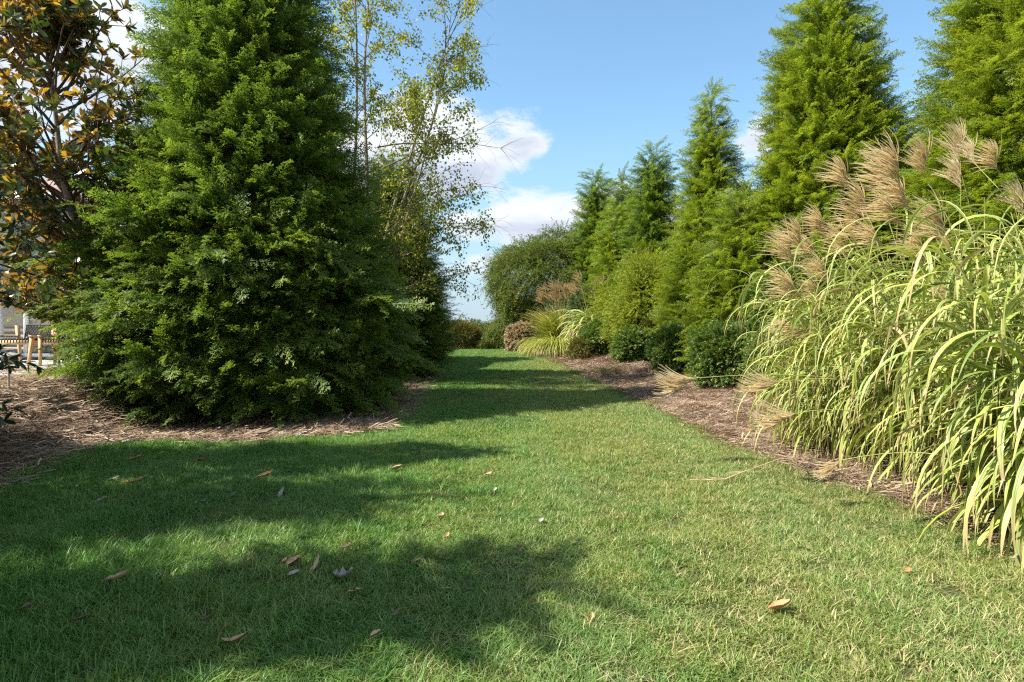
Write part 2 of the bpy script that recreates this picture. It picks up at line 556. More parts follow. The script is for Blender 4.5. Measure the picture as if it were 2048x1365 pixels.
def grass_mat():
    m, T = new_mat('lawn_grass')
    at = T.n('ShaderNodeAttribute'); at.attribute_name = 'rnd'
    ai = T.n('ShaderNodeAttribute'); ai.attribute_type = 'INSTANCER'; ai.attribute_name = 'tint'
    g = T.n('ShaderNodeNewGeometry')
    n1 = T.noise(g.outputs['Position'], .75, 4, .6)
    n2 = T.noise(g.outputs['Position'], 4.5, 3, .6)
    sp_ = T.n('ShaderNodeSeparateXYZ'); T.link(g.outputs['Position'], sp_.inputs[0])
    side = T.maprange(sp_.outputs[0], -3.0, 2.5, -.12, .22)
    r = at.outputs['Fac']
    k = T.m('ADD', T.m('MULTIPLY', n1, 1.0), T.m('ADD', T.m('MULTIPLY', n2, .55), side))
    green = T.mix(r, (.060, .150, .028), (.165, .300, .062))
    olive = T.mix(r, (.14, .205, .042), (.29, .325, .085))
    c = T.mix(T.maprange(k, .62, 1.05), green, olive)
    blue = T.mix(T.maprange(T.noise(g.outputs['Position'], .5, 2, .5), .5, .62), c, T.mix(.35, c, (.10, .17, .065)))
    stripe = T.maprange(T.m('SINE', T.m('ADD', T.m('MULTIPLY', sp_.outputs[0], 3.3), T.m('MULTIPLY', n1, 1.6))), .1, .8, 0.0, .5)
    blue = T.mix(stripe, blue, (.165, .265, .070))
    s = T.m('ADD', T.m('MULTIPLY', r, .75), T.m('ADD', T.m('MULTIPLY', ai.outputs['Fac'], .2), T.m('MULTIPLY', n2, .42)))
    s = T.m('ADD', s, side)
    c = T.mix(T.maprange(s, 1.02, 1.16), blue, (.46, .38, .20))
    p = T.n('ShaderNodeBsdfPrincipled'); T.link(c, p.inputs['Base Color'])
    p.inputs['Roughness'].default_value = .45; p.inputs['Specular IOR Level'].default_value = .38
    tr = T.n('ShaderNodeBsdfTranslucent'); T.link(T.mix(1.0, c, (1.2, 1.4, .6), 'MULTIPLY'), tr.inputs[0])
    mx = T.n('ShaderNodeMixShader'); mx.inputs[0].default_value = .33
    T.link(p.outputs[0], mx.inputs[1]); T.link(tr.outputs[0], mx.inputs[2])
    o = T.n('ShaderNodeOutputMaterial'); T.link(mx.outputs[0], o.inputs[0])
    return m


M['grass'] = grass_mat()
M['soil'] = solid_mat('thatch_soil', (.030, .036, .012), (.075, .072, .028), 25, .95, .5)
M['mulch'] = solid_mat('pine_straw_bed', (.10, .065, .042), (.24, .165, .11), 38, .95, .9, c3=(.27, .21, .155))
M['straw'] = leaf_mat('pine_straw', [(.15, .098, .064), (.30, .21, .14), (.49, .39, .29)], .7, .25, .08, tcol=(1, .9, .7))
M['litter'] = leaf_mat('dead_leaf', [(.15, .085, .045), (.32, .20, .11), (.42, .36, .29)], .65, .3, .15, inst=False, tcol=(1.2, .9, .6))
M['far_ground'] = solid_mat('far_ground', (.05, .085, .02), (.10, .13, .035), .5, .95)

# ------------------------------------------------------------------ ground: lawn between two mulch beds
ys = np.unique(np.concatenate([np.arange(-8, 7.8, .25), np.arange(7.8, 9.0, .04), np.arange(9, 36.01, .3)]))


def strip(name, xa, xb, n, mat, power=1.0, dz=0.0):
    t = np.linspace(0, 1, n) ** power
    gx = xa[:, None] + (xb - xa)[:, None] * t[None]
    gy = np.repeat(ys[:, None], n, 1)
    V = np.stack([gx, gy, gz(gx, gy) + dz], -1).reshape(-1, 3)
    i = np.arange(len(ys) - 1)[:, None] * n; j = np.arange(n - 1)[None]
    f = np.stack([i + j, i + j + 1, i + n + j + 1, i + n + j], -1).reshape(-1, 4)
    if (xb - xa)[0] < 0: f = f[:, ::-1]
    return link(name, make_mesh(name, V, f, mat, smooth=True), kind='structure')


lawn = strip('lawn', XL(ys), XR(ys), 40, M['soil'])
wob = .03 * np.sin(ys * 5.1) + .02 * np.sin(ys * 11.3)
bed_l = strip('mulch_bed', XL(ys) + .06 + wob, np.full(len(ys), -45.), 90, M['mulch'], 2.2, .006)
bed_r = strip('mulch_bed', XR(ys) - .06 - wob, np.full(len(ys), 45.), 90, M['mulch'], 2.2, .006)
# wide ground out to the horizon, a little lower so that it only shows beyond
gxs = np.concatenate([-np.geomspace(1500, 45, 14), np.linspace(-40, 40, 17), np.geomspace(45, 1500, 14)])
gys = np.concatenate([-np.geomspace(600, 8, 10), np.linspace(-4, 34, 14), np.geomspace(36.2, 1900, 24)])
GX, GY = np.meshgrid(gxs, gys)
GZ = gz(GX, GY) - np.where((GY < 35.9) & (GY > -8) & (abs(GX) < 44), .6, .02)
i = np.arange(len(gys) - 1)[:, None] * len(gxs); j = np.arange(len(gxs) - 1)[None]
gf = np.stack([i + j, i + j + 1, i + len(gxs) + j + 1, i + len(gxs) + j], -1).reshape(-1, 4)
link('ground', make_mesh('ground', np.stack([GX, GY, GZ], -1).reshape(-1, 3), gf, M['far_ground'], smooth=True), kind='structure')

# grass tufts


def tuft(seed, nb, spread, hmin, hmax, w, lean=.5):
    r = np.random.default_rng(seed)
    b = Buf()
    ns = 3
    for i in range(nb):
        a = r.random() * 2 * pi
        rr = spread * math.sqrt(r.random())
        p = np.array([cos(a) * rr, sin(a) * rr, -.004])
        d = r.random() * 2 * pi
        dv = np.array([cos(d), sin(d), 0])
        sd = np.array([-sin(d + r.normal() * .6), cos(d), 0])
        h = r.uniform(hmin, hmax); le = abs(r.normal()) * lean * h + .15 * h
        t = np.linspace(0, 1, ns + 1)
        c = p + dv * (le * t ** 1.7)[:, None] + np.array([0, 0, 1.]) * (h * (t - .22 * (le / h) * t ** 2))[:, None]
        ww = w * r.uniform(.7, 1.3) * np.array([1, .95, .7, .06])
        L = c - sd * ww[:, None] / 2; R2 = c + sd * ww[:, None] / 2
        V = np.stack([L, R2], 1).reshape(-1, 3)
        f = [[2 * k, 2 * k + 1, 2 * k + 3, 2 * k + 2] for k in range(ns)]
        b.add(V, f, None, r.random())
    return b


tufts = [proto(tuft(100 + i, 40, .085, .026, .068, .0044, .8).mesh('grass_tuft', M['grass'])) for i in range(6)]
tufts += [proto(tuft(120, 22, .07, .05, .105, .0054, .7).mesh('grass_tuft', M['grass']))]
wide = [proto(tuft(140 + i, 60, .15, .03, .065, .0062, .7).mesh('grass_tuft_wide', M['grass'])) for i in range(5)]


def rand_rz(n, tilt=.15):
    a = rng.random(n) * 2 * pi
    ax = np.stack([np.cos(a), np.sin(a), rng.normal(0, tilt, n)], -1)
    up = np.stack([rng.normal(0, tilt, n), rng.normal(0, tilt, n), np.ones(n)], -1)
    return frames(ax, up)


def lawn_pts(y0, y1, dens, xlo=-8, xhi=6):
    n = int((y1 - y0) * (xhi - xlo) * dens)
    x = rng.uniform(xlo, xhi, n); y = rng.uniform(y0, y1, n)
    jit = rng.normal(0, .035, n) + .05 * np.sin(y * 6.3) * np.sin(x * 3.1)
    k = (x > XL(y) - .02 + jit) & (x < XR(y) + .02 + jit)
    return x[k], y[k]


Ps, Ss = [], []
for (y0, y1, d, s) in ((-1.5, 2.0, 120, 1.1), (2.0, 8.5, 380, 1.0)):
    x, y = lawn_pts(y0, y1, d)
    Ps.append(np.stack([x, y, gz(x, y)], -1)); Ss.append(np.full(len(x), s))
P = np.concatenate(Ps); S = np.concatenate(Ss)
hn = 1 + .30 * np.sin(P[:, 0] * 3.7 + np.sin(P[:, 1] * 2.1) * 2) * np.sin(P[:, 1] * 4.3)
left = sstep((-.2 - P[:, 0]) / 2.5)
S3 = np.stack([S, S, S * hn * rng.uniform(.65, 1.2, len(P)) * (.78 + .45 * left)], -1)
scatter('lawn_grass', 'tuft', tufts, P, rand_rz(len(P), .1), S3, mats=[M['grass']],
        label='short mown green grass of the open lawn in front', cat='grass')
x, y = lawn_pts(8.5, 17, 170); x2, y2 = lawn_pts(17, 35, 110)
x = np.concatenate([x, x2]); y = np.concatenate([y, y2])
P = np.stack([x, y, gz(x, y)], -1)
S = 1.0 + .5 * sstep((y - 12) / 12)
S3 = np.stack([S, S, S * rng.uniform(.7, 1.15, len(P))], -1)
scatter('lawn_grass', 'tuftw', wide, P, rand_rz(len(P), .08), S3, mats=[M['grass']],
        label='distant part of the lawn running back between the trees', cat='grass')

# pine straw on the beds


def straw(seed):
    r = np.random.default_rng(seed)
    b = Buf()
    for i in range(46):
        p = np.array([r.normal() * .09, r.normal() * .09, abs(r.normal()) * .012 + .004])
        a = r.random() * 2 * pi
        L = r.uniform(.07, .17); cv = r.normal() * .5
        t = np.linspace(-.5, .5, 4)
        ang = a + cv * t
        c = p + np.cumsum(np.stack([np.cos(ang), np.sin(ang), np.full(4, r.normal() * .12)], -1) * L / 3, 0)
        w = .0016 if r.random() < .85 else .006
        n = np.stack([-np.sin(ang), np.cos(ang), np.full(4, .3)], -1)
        V = np.stack([c - n * w, c + n * w], 1).reshape(-1, 3)
        b.add(V, [[2 * k, 2 * k + 1, 2 * k + 3, 2 * k + 2] for k in range(3)], None, r.random())
    return b


straws = [proto(straw(200 + i).mesh('straw_bunch', M['straw'])) for i in range(6)]


def bed_pts(y0, y1, dens, x0, x1, leftside):
    n = int((y1 - y0) * (x1 - x0) * dens)
    x = rng.uniform(x0, x1, n); y = rng.uniform(y0, y1, n)
    j = rng.normal(0, .05, n)
    k = (x < XL(y) + .03 + j) if leftside else (x > XR(y) - .03 + j)
    return x[k], y[k]


for ls, regs, lab in ((True, ((4.5, 12.5, 120, -10.5, -1.7), (12.5, 24, 40, -5, -1.8)), 'brown pine straw mulch spread under the big conifer and magnolia'),
                      (False, ((3, 9, 95, 2.6, 6.0), (9, 16, 90, 2.4, 6.5), (16, 30, 60, .3, 7)), 'brown pine straw mulch along the right side hedge')):
    xs, yy = [], []
    for (y0, y1, d, x0, x1) in regs:
        a, b_ = bed_pts(y0, y1, d, x0, x1, ls); xs.append(a); yy.append(b_)
    x = np.concatenate(xs); y = np.concatenate(yy)
    P = np.stack([x, y, gz(x, y) + .01], -1)
    scatter('pine_straw', 'straw', straws, P, rand_rz(len(P), .12), rng.uniform(.8, 1.35, len(P)) * (1 + .5 * sstep((y - 14) / 10)),
            mats=[M['straw']], label=lab, cat='mulch')

# ------------------------------------------------------------------ leaves


def leaf_tpl(L=1.0, Wd=.36, fold=.12, curl=.1, n=5, blunt=.0):
    """leaf along +Y: (2n+..) verts, three across"""
    t = np.linspace(0, 1, n)
    w = Wd / 2 * np.sin(pi * (t * .94 + .03)) ** .75
    w[-1] *= .1 + blunt
    V, uv = [], []
    for k in range(n):
        z = -curl * t[k] ** 2
        V += [[-w[k], t[k] * L, z + fold * w[k]], [0, t[k] * L, z], [w[k], t[k] * L, z + fold * w[k]]]
        uv += [[0, t[k]], [.5, t[k]], [1, t[k]]]
    f = []
    for k in range(n - 1):
        a = 3 * k
        f += [[a, a + 1, a + 4, a + 3], [a + 1, a + 2, a + 5, a + 4]]
    return np.array(V), np.array(f), np.array(uv)


LEAF = leaf_tpl()
LEAF4 = leaf_tpl(n=4)
BIRCH = leaf_tpl(Wd=.75, n=4, fold=.25, curl=.15)
SMALL = leaf_tpl(Wd=.5, n=3, fold=.3, curl=.05)


def unit(v): return v / (np.linalg.norm(v, axis=-1, keepdims=True) + 1e-9)


def rnd_dirs(n, zlo=-1, zhi=1):
    z = rng.uniform(zlo, zhi, n); a = rng.random(n) * 2 * pi; s = np.sqrt(1 - z * z)
    return np.stack([np.cos(a) * s, np.sin(a) * s, z], -1)


# ------------------------------------------------------------------ conifers
def frond(seed, L=.46, Wd=.130, droop=.2):
    r = np.random.default_rng(seed)
    b = Buf()
    Q, rv = [], []

    def ribbon(c, side, w0, w1, rn):
        w = np.linspace(w0, w1, len(c))[:, None]
        V = np.stack([c - side * w, c + side * w], 1).reshape(-1, 3)
        b.add(V, [[2 * k, 2 * k + 1, 2 * k + 3, 2 * k + 2] for k in range(len(c) - 1)], None, rn)
    n = 13
    s = np.linspace(0, 1, n + 1)
    bend = r.normal() * .12
    ax = np.stack([bend * L * s ** 2, L * s, -droop * L * s ** 2], -1)
    ribbon(ax[::3], np.array([1., 0, 0]), .004, .002, .2)
    for i in range(1, n + 1):
        for sg in (-1, 1):
            si = s[i]
            w = Wd * (min(1, si * 3.2) * (1 - si) ** .7 + .16) * r.uniform(.75, 1.15)
            an = R_(40 - 14 * si + r.normal() * 8)
            d = np.array([sg * sin(an), cos(an), 0])
            m = max(2, int(w / .021))
            tt = np.linspace(0, 1, m + 1)
            zz = -.3 * w * tt ** 2 + r.normal() * .022 * tt
            c = ax[i] + d * (w * tt)[:, None]
            c[:, 2] += zz
            pd = np.array([-d[1], d[0], 0])
            rn = float(np.clip(.12 + .72 * si + r.normal() * .16, 0, 1))  # base dark, tip light: bright tips and shaded gaps put into the colour
            ribbon(c[[0, -1]], pd, .0035, .002, rn)
            for k in range(1, m + 1):
                for s2 in (-1, 1):
                    a2 = R_(38) * s2
                    dd = np.array([d[0] * cos(a2) - d[1] * sin(a2), d[0] * sin(a2) + d[1] * cos(a2), r.normal() * .25 - .1])
                    l2 = .036 * (1.1 - .45 * k / m) * r.uniform(.6, 1.25)
                    pp = np.array([-dd[1], dd[0], r.normal() * .4]) * .0052
                    o = c[k]
                    mid = o + dd * l2 * .5
                    Q.append([o, mid - pp, o + dd * l2, mid + pp]); rv += [rn + .1 * k / m] * 4
    Q = np.array(Q)
    b.add(Q.reshape(-1, 3), np.arange(len(Q) * 4).reshape(-1, 4), None, np.array(rv))
    return b


FR = {}
for key in ('arb_dark', 'arb_gold', 'arb_mid'):
    FR[key] = [proto(frond(300 + i, droop=(.28, .12, .35, .2, .05)[i]).mesh('frond', M[key])) for i in range(5)]


def conifer(label, x, y, prof, ncl, mk, fs=1.0, group=None, cat='tree', pitch0=-6, pitch1=48, inner=.35, name='arborvitae_tree', lump=.1, seed=1, nf=8, rlo=.80):
    global rng
    save = rng
    ncl = int(ncl * 1.3)
    rng = np.random.default_rng(seed)
    g0 = float(gz(x, y))
    fs = fs * 1.22
    lump = lump * 1.3
    root = thing(name, label, cat, (x, y, g0), group)
    hz = np.array([p[0] for p in prof]); hr = np.array([p[1] for p in prof])
    H = hz[-1]
    cand = np.linspace(hz[0], H, 400)
    pdf = np.interp(cand, hz, hr) + .12
    h = rng.choice(cand, ncl, p=pdf / pdf.sum()) + rng.normal(0, .05, ncl)
    h = np.clip(h, hz[0], H)
    az = rng.random(ncl) * 2 * pi
    t = (h - hz[0]) / (H - hz[0])
    lmp = lump * (np.sin(3 * az + 2.3 * h + seed) * .5 + np.sin(5 * az - 3.1 * h + 2 * seed) * .5 + np.sin(7.7 * h + 2 * az) * .5)
    Rr = np.interp(h, hz, hr) * (1 + lmp) * rng.uniform(rlo, 1.07, ncl)
    shoot = rng.random(ncl) < .06
    Rr = np.where(shoot, Rr * 1.07 + .06, Rr)
    Pt = np.stack([Rr * np.cos(az), Rr * np.sin(az), h], -1)
    pitch = np.radians(pitch0 + (pitch1 - pitch0) * t ** 1.2 + rng.normal(0, 9, ncl))
    az2 = az + rng.normal(0, .28, ncl)
    bd = np.stack([np.cos(az2) * np.cos(pitch), np.sin(az2) * np.cos(pitch), np.sin(pitch)], -1)
    side = unit(np.cross(bd, np.array([0, 0, 1.])))
    up = unit(np.cross(side, bd))
    ct = rng.random(ncl)
    P_, M_, S_, T_ = [], [], [], []
    L = .46 * fs
    for k in range(nf):
        sg = 1 if k % 2 else -1
        if k == 0:
            fd = bd; off = L
        else:
            ang = np.radians(rng.uniform(22, 50, ncl)) * sg
            fd = bd * np.cos(ang)[:, None] + side * np.sin(ang)[:, None] + up * rng.normal(0, .16, ncl)[:, None]
            off = L * (1.0 + .24 * ((k + 1) // 2))
        fd = unit(fd)
        org = Pt - bd * off + rng.normal(0, .035 * fs, (ncl, 3))
        nrm = unit(up + side * rng.normal(0, .55, ncl)[:, None] + side * (-sg * .25) + rng.normal(0, .15, (ncl, 3)))
        P_.append(org); M_.append(frames(fd, nrm)); S_.append(fs * rng.uniform(.72, 1.2, ncl) * np.interp(t, [0, .8, 1], [1, .85, .55]))
        T_.append(np.clip(ct * .6 + rng.random(ncl) * .4, 0, 1))
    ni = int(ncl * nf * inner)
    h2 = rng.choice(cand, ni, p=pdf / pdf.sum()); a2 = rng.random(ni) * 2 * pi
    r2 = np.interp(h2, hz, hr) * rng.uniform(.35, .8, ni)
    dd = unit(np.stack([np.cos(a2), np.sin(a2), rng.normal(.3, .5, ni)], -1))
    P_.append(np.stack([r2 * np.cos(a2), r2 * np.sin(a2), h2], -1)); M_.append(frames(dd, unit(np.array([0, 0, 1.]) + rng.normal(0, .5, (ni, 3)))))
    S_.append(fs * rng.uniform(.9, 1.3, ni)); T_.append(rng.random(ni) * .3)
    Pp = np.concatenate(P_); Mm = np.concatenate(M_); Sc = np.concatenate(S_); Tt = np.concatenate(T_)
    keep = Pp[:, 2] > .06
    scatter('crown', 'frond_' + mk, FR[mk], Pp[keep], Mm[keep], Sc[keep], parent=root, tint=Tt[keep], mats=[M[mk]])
    b = Buf()
    tz = np.linspace(-.2, H * .96, 9)
    r0 = .05 + .012 * H
    b.tube(np.stack([.03 * np.sin(tz), .03 * np.cos(tz * 1.3), tz], -1), np.interp(tz, [0, H], [r0, .012]), 8)
    link('trunk', b.mesh('trunk', M['bark'], True), root)
    b = Buf()
    for i in range(0, ncl, max(1, ncl // 160)):
        p = Pt[i]
        q0 = np.array([0, 0, max(.1, p[2] - .45 * math.hypot(p[0], p[1]) * (.3 + t[i]))])
        mid = q0 * .45 + p * .55 + np.array([0, 0, -.05])
        b.tube([q0, mid, p - bd[i] * .15], [.02, .012, .004], 4)
    link('branches', b.mesh('branches', M['bark']), root, kind='stuff')
    rng = save
    return root


conifer('tall dark green conifer filling the left side, widest and nearest of the left trees', -4.75, 11.4,
        [(.02, 2.75), (.35, 2.95), (1.3, 2.9), (2.1, 2.85), (3.0, 2.65), (3.9, 2.15), (5.8, 1.5), (7.4, 1.02), (8.6, .5), (9.4, .06)],
        1350, 'arb_dark', 1.2, 'evergreen trees in a row', seed=11, lump=.11, pitch0=-14, inner=.28, rlo=.70)
conifer('dark green conifer at the back edge of the big left tree, beside the lawn', -3.35, 17.6,
        [(.1, 1.3), (.5, 1.6), (1.6, 1.68), (3, 1.4), (4.5, .85), (5.6, .4), (6.3, .05)],
        520, 'arb_dark', .95, 'evergreen trees in a row', seed=12)
conifer('dark green conifer farther back on the left, low part showing beside the round shrub', -4.0, 22.5,
        [(.1, 1.2), (.6, 1.55), (2, 1.4), (3.5, .9), (5.2, .08)], 300, 'arb_dark', 1.05, 'evergreen trees in a row', seed=13)

# right hand row
conifer('tall bright green conifer at the right edge behind the striped grass', 9.6, 11.2,
        [(.1, 1.7), (1, 2.15), (3, 2.2), (5, 2.05), (6.5, 1.75), (8, 1.2), (9.5, .5), (10.3, .05)], 900, 'arb_gold', 1.05, 'evergreen trees in a row', seed=21, pitch0=8)
conifer('tallest full conifer right of the middle, rising behind the tan plumes', 7.15, 14.2,
        [(.1, 1.8), (1, 2.1), (3, 2.0), (4.3, 1.7), (5.5, 1.38), (7, 1.15), (8, .75), (8.8, .35), (9.5, .05)], 950, 'arb_gold', .98, 'evergreen trees in a row', seed=22, pitch0=10)
conifer('shorter conifer filling the gap between the two tallest right trees', 9.5, 15.3,
        [(.1, 1.5), (1, 1.7), (3, 1.5), (5, .95), (6.6, .15)], 420, 'arb_mid', .95, 'evergreen trees in a row', seed=23, pitch0=15)
conifer('conifer with a thin bare leader standing left of the tallest right tree', 6.15, 19.4,
        [(.1, 1.5), (1, 1.75), (3, 1.4), (5, .85), (6.2, .6), (7.0, .32), (7.6, .2), (8.3, .06), (8.6, .02)], 620, 'arb_gold', .95, 'evergreen trees in a row', seed=24, pitch0=10)
conifer('slim dark conifer in the middle of the right row with pointed top', 5.35, 23.8,
        [(.1, 1.4), (1, 1.55), (3, 1.3), (5, .82), (6.3, .5), (7.2, .25), (7.9, .04)], 480, 'arb_mid', 1.1, 'evergreen trees in a row', seed=25, pitch0=10)
conifer('sparse thin topped conifer, second from the far end of the right row', 4.75, 27.0,
        [(.1, 1.3), (1, 1.4), (3, 1.15), (5, .6), (6, .3), (7, .14), (7.7, .03)], 300, 'arb_mid', 1.1, 'evergreen trees in a row', seed=26, pitch0=10)
conifer('farthest conifer of the right row beside the weeping tree', 4.05, 30.5,
        [(.1, 1.3), (1, 1.4), (3, 1.3), (5, .9), (7, .55), (7.8, .3), (8.4, .05)], 380, 'arb_mid', 1.2, 'evergreen trees in a row', seed=27, pitch0=10)
conifer('low bright young conifer behind the nearest clipped shrub', 5.35, 14.7,
        [(.1, 1.05), (.6, 1.3), (1.8, 1.15), (3, .75), (4.0, .3), (4.5, .05)], 300, 'arb_gold', .85, 'young conifers behind the clipped shrubs', seed=31, pitch0=5)
conifer('low bright young conifer between the second and third clipped shrubs', 5.6, 18.5,
        [(.1, 1.1), (.6, 1.3), (1.8, 1.15), (3.2, .75), (4.4, .3), (4.9, .05)], 300, 'arb_gold', .9, 'young conifers behind the clipped shrubs', seed=32, pitch0=5)
conifer('narrow yellow green conifer before the far sparse topped tree', 4.2, 25.5,
        [(.1, 1.0), (.6, 1.2), (2, 1.05), (4, .6), (5.3, .25), (5.9, .04)], 260, 'arb_gold', 1.05, 'young conifers behind the clipped shrubs', seed=33, pitch0=5)
# the trees left of the view that throw the shade over the near lawn
conifer('conifer left of the view whose pointed shadow crosses the near lawn', -4.75, 2.35,
        [(.2, .7), (.6, .85), (2, .8), (3.5, .6), (5, .4), (6.1, .05)], 170, 'arb_dark', 1.0, 'evergreen trees in a row', seed=41, inner=.15, rlo=.4, lump=.2)
conifer('conifer left of the view, second in the group shading the near lawn', -6.7, 3.85,
        [(.2, .9), (.6, 1.2), (2.5, 1.1), (4, .8), (5.5, .4), (6.8, .05)], 240, 'arb_dark', 1.0, 'evergreen trees in a row', seed=43, inner=.2, rlo=.4, lump=.25)
conifer('conifer left of the view beside the mulch and patio corner', -8.3, 5.7,
        [(.2, .9), (.6, 1.3), (2.5, 1.25), (4.5, .9), (6, .5), (7.6, .05)], 200, 'arb_dark', 1.0, 'evergreen trees in a row', seed=44, inner=.15, rlo=.5, lump=.2)
conifer('small conifer left of the view shading the bottom of the lawn', -4.6, .45,
        [(.2, .8), (.6, 1.15), (2, 1.0), (3.5, .7), (4.8, .3), (5.6, .05)], 260, 'arb_dark', 1.0, 'evergreen trees in a row', seed=42)

# ------------------------------------------------------------------ broadleaf trees


def rot_toward(d, ang, az):
    d = unit(d)
    ref = np.array([0, 0, 1.]) if abs(d[2]) < .95 else np.array([1., 0, 0])
    a = unit(np.cross(d, ref)); b = np.cross(d, a)
    return unit(d * cos(ang) + (a * cos(az) + b * sin(az)) * sin(ang))


def curve_branch(r, p0, d, L, n=6, wig=.12, grav=0.0):
    pts = [np.array(p0, float)]
    d = unit(np.array(d, float))
    for i in range(n):
        d = unit(d + r.normal(0, wig, 3) + np.array([0, 0, grav]))
        pts.append(pts[-1] + d * L / n)
    return np.array(pts)


# magnolia with rusty leaf undersides
def split_leaves(root, tpl, Mx, P, S, mat, nparts, name='leaf', rest='foliage', score=None, r=None):
    """the largest showing leaves as objects sharing a few meshes, the rest as one part"""
    n = len(P)
    order = np.argsort(-(score if score is not None else S))
    big = order[:nparts]; small = order[nparts:]
    V, Fc, uv = tpl
    var = []
    for k in range(8):
        b = Buf(); b.add(V, Fc, uv, k / 8 + .06)
        var.append(b.mesh(name, mat, True))
    Sx = S if S.ndim == 2 else np.repeat(S[:, None], 3, 1)
    for i in big:
        o = link(name, var[int(rng.integers(8))], root)
        mw = Matrix(Mx[i].tolist()).to_4x4() @ Matrix.Diagonal((*Sx[i], 1))
        mw.translation = Vector(P[i])
        o.matrix_basis = mw
    if len(small):
        b = Buf(); b.place(V, Fc, Mx[small], P[small], Sx[small], uv)
        link(rest, b.mesh(rest, mat, True), root, kind='stuff')


def magnolia():
    r = np.random.default_rng(51)
    bx, by = -7.15, 10.9
    g = float(gz(bx, by))
    root = thing('magnolia_tree', 'magnolia tree with rusty brown leaf undersides left of the big conifer', 'tree', (bx, by, g))
    b = Buf()
    trunk = np.array([[.0, 0, -.1], [-.08, .02, .9], [-.25, 0, 1.9], [-.45, -.03, 2.7], [-.7, 0, 3.5], [-.85, .05, 4.6], [-.95, 0, 5.6], [-1.0, 0, 6.1]])
    tr = Buf(); tr.tube(trunk, [.12, .105, .09, .075, .055, .035, .022, .012], 10)
    link('trunk', tr.mesh('trunk', M['pale_bark'], True), root)
    tips, tdir = [], []
    for i in range(125):
        s = r.uniform(.10, 1.0) if i < 85 else r.uniform(.08, .5)
        k = s * 7; k0 = min(6, int(k)); p0 = trunk[k0] * (1 - (k - k0)) + trunk[k0 + 1] * (k - k0)
        a = i * 2.399 + r.normal() * .3
        ln = (1.0 + 1.25 * sin(pi * min(1, s * .85 + .12))) * r.uniform(.7, 1.1) * (1 if s < .8 else .55)
        el_ = R_(8 + 52 * s)
        d = np.array([cos(a) * cos(el_) - .12, sin(a) * cos(el_), sin(el_)])
        lb = curve_branch(r, p0, d, ln, 6, .1, .03)
        b.tube(lb, np.linspace(.028, .008, 7), 5)
        for j in range(int(r.integers(7, 11))):
            q = int(r.integers(2, 7)); d2 = rot_toward(lb[q] - lb[q - 1], R_(r.uniform(25, 60)), r.random() * 6.28)
            d2[2] = abs(d2[2]) * .6 + .25
            tw = curve_branch(r, lb[q], d2, r.uniform(.2, .55), 3, .15, .05)
            b.tube(tw, np.linspace(.009, .005, 4), 4)
            tips.append(tw[-1]); tdir.append(tw[-1] - tw[-2])
        tips.append(lb[-1]); tdir.append(lb[-1] - lb[-2])
    link('branches', b.mesh('branches', M['twig'], True), root, kind='stuff')
    tips = np.array(tips); tdir = unit(np.array(tdir))
    P, A, U, S = [], [], [], []
    for p, d in zip(tips, tdir):
        n = int(r.integers(8, 14))
        a0 = r.random() * 6.28
        for k in range(n):
            ld = rot_toward(d, R_(r.uniform(25, 85)), a0 + k * 2.4)
            P.append(p - d * r.uniform(0, .10)); A.append(ld); U.append(d + r.normal(0, .25, 3)); S.append(r.uniform(.13, .21))
    P, A, U, S = map(np.array, (P, A, U, S))
    Mx = frames(A, U)
    S3 = np.stack([S * 1.05, S, S], -1)
    score = S * 3 - P[:, 1] * .15 + (P[:, 0] > -1.9) * .3
    split_leaves(root, LEAF, Mx, P, S3, M['magnolia_leaf'], 300, score=score)


magnolia()


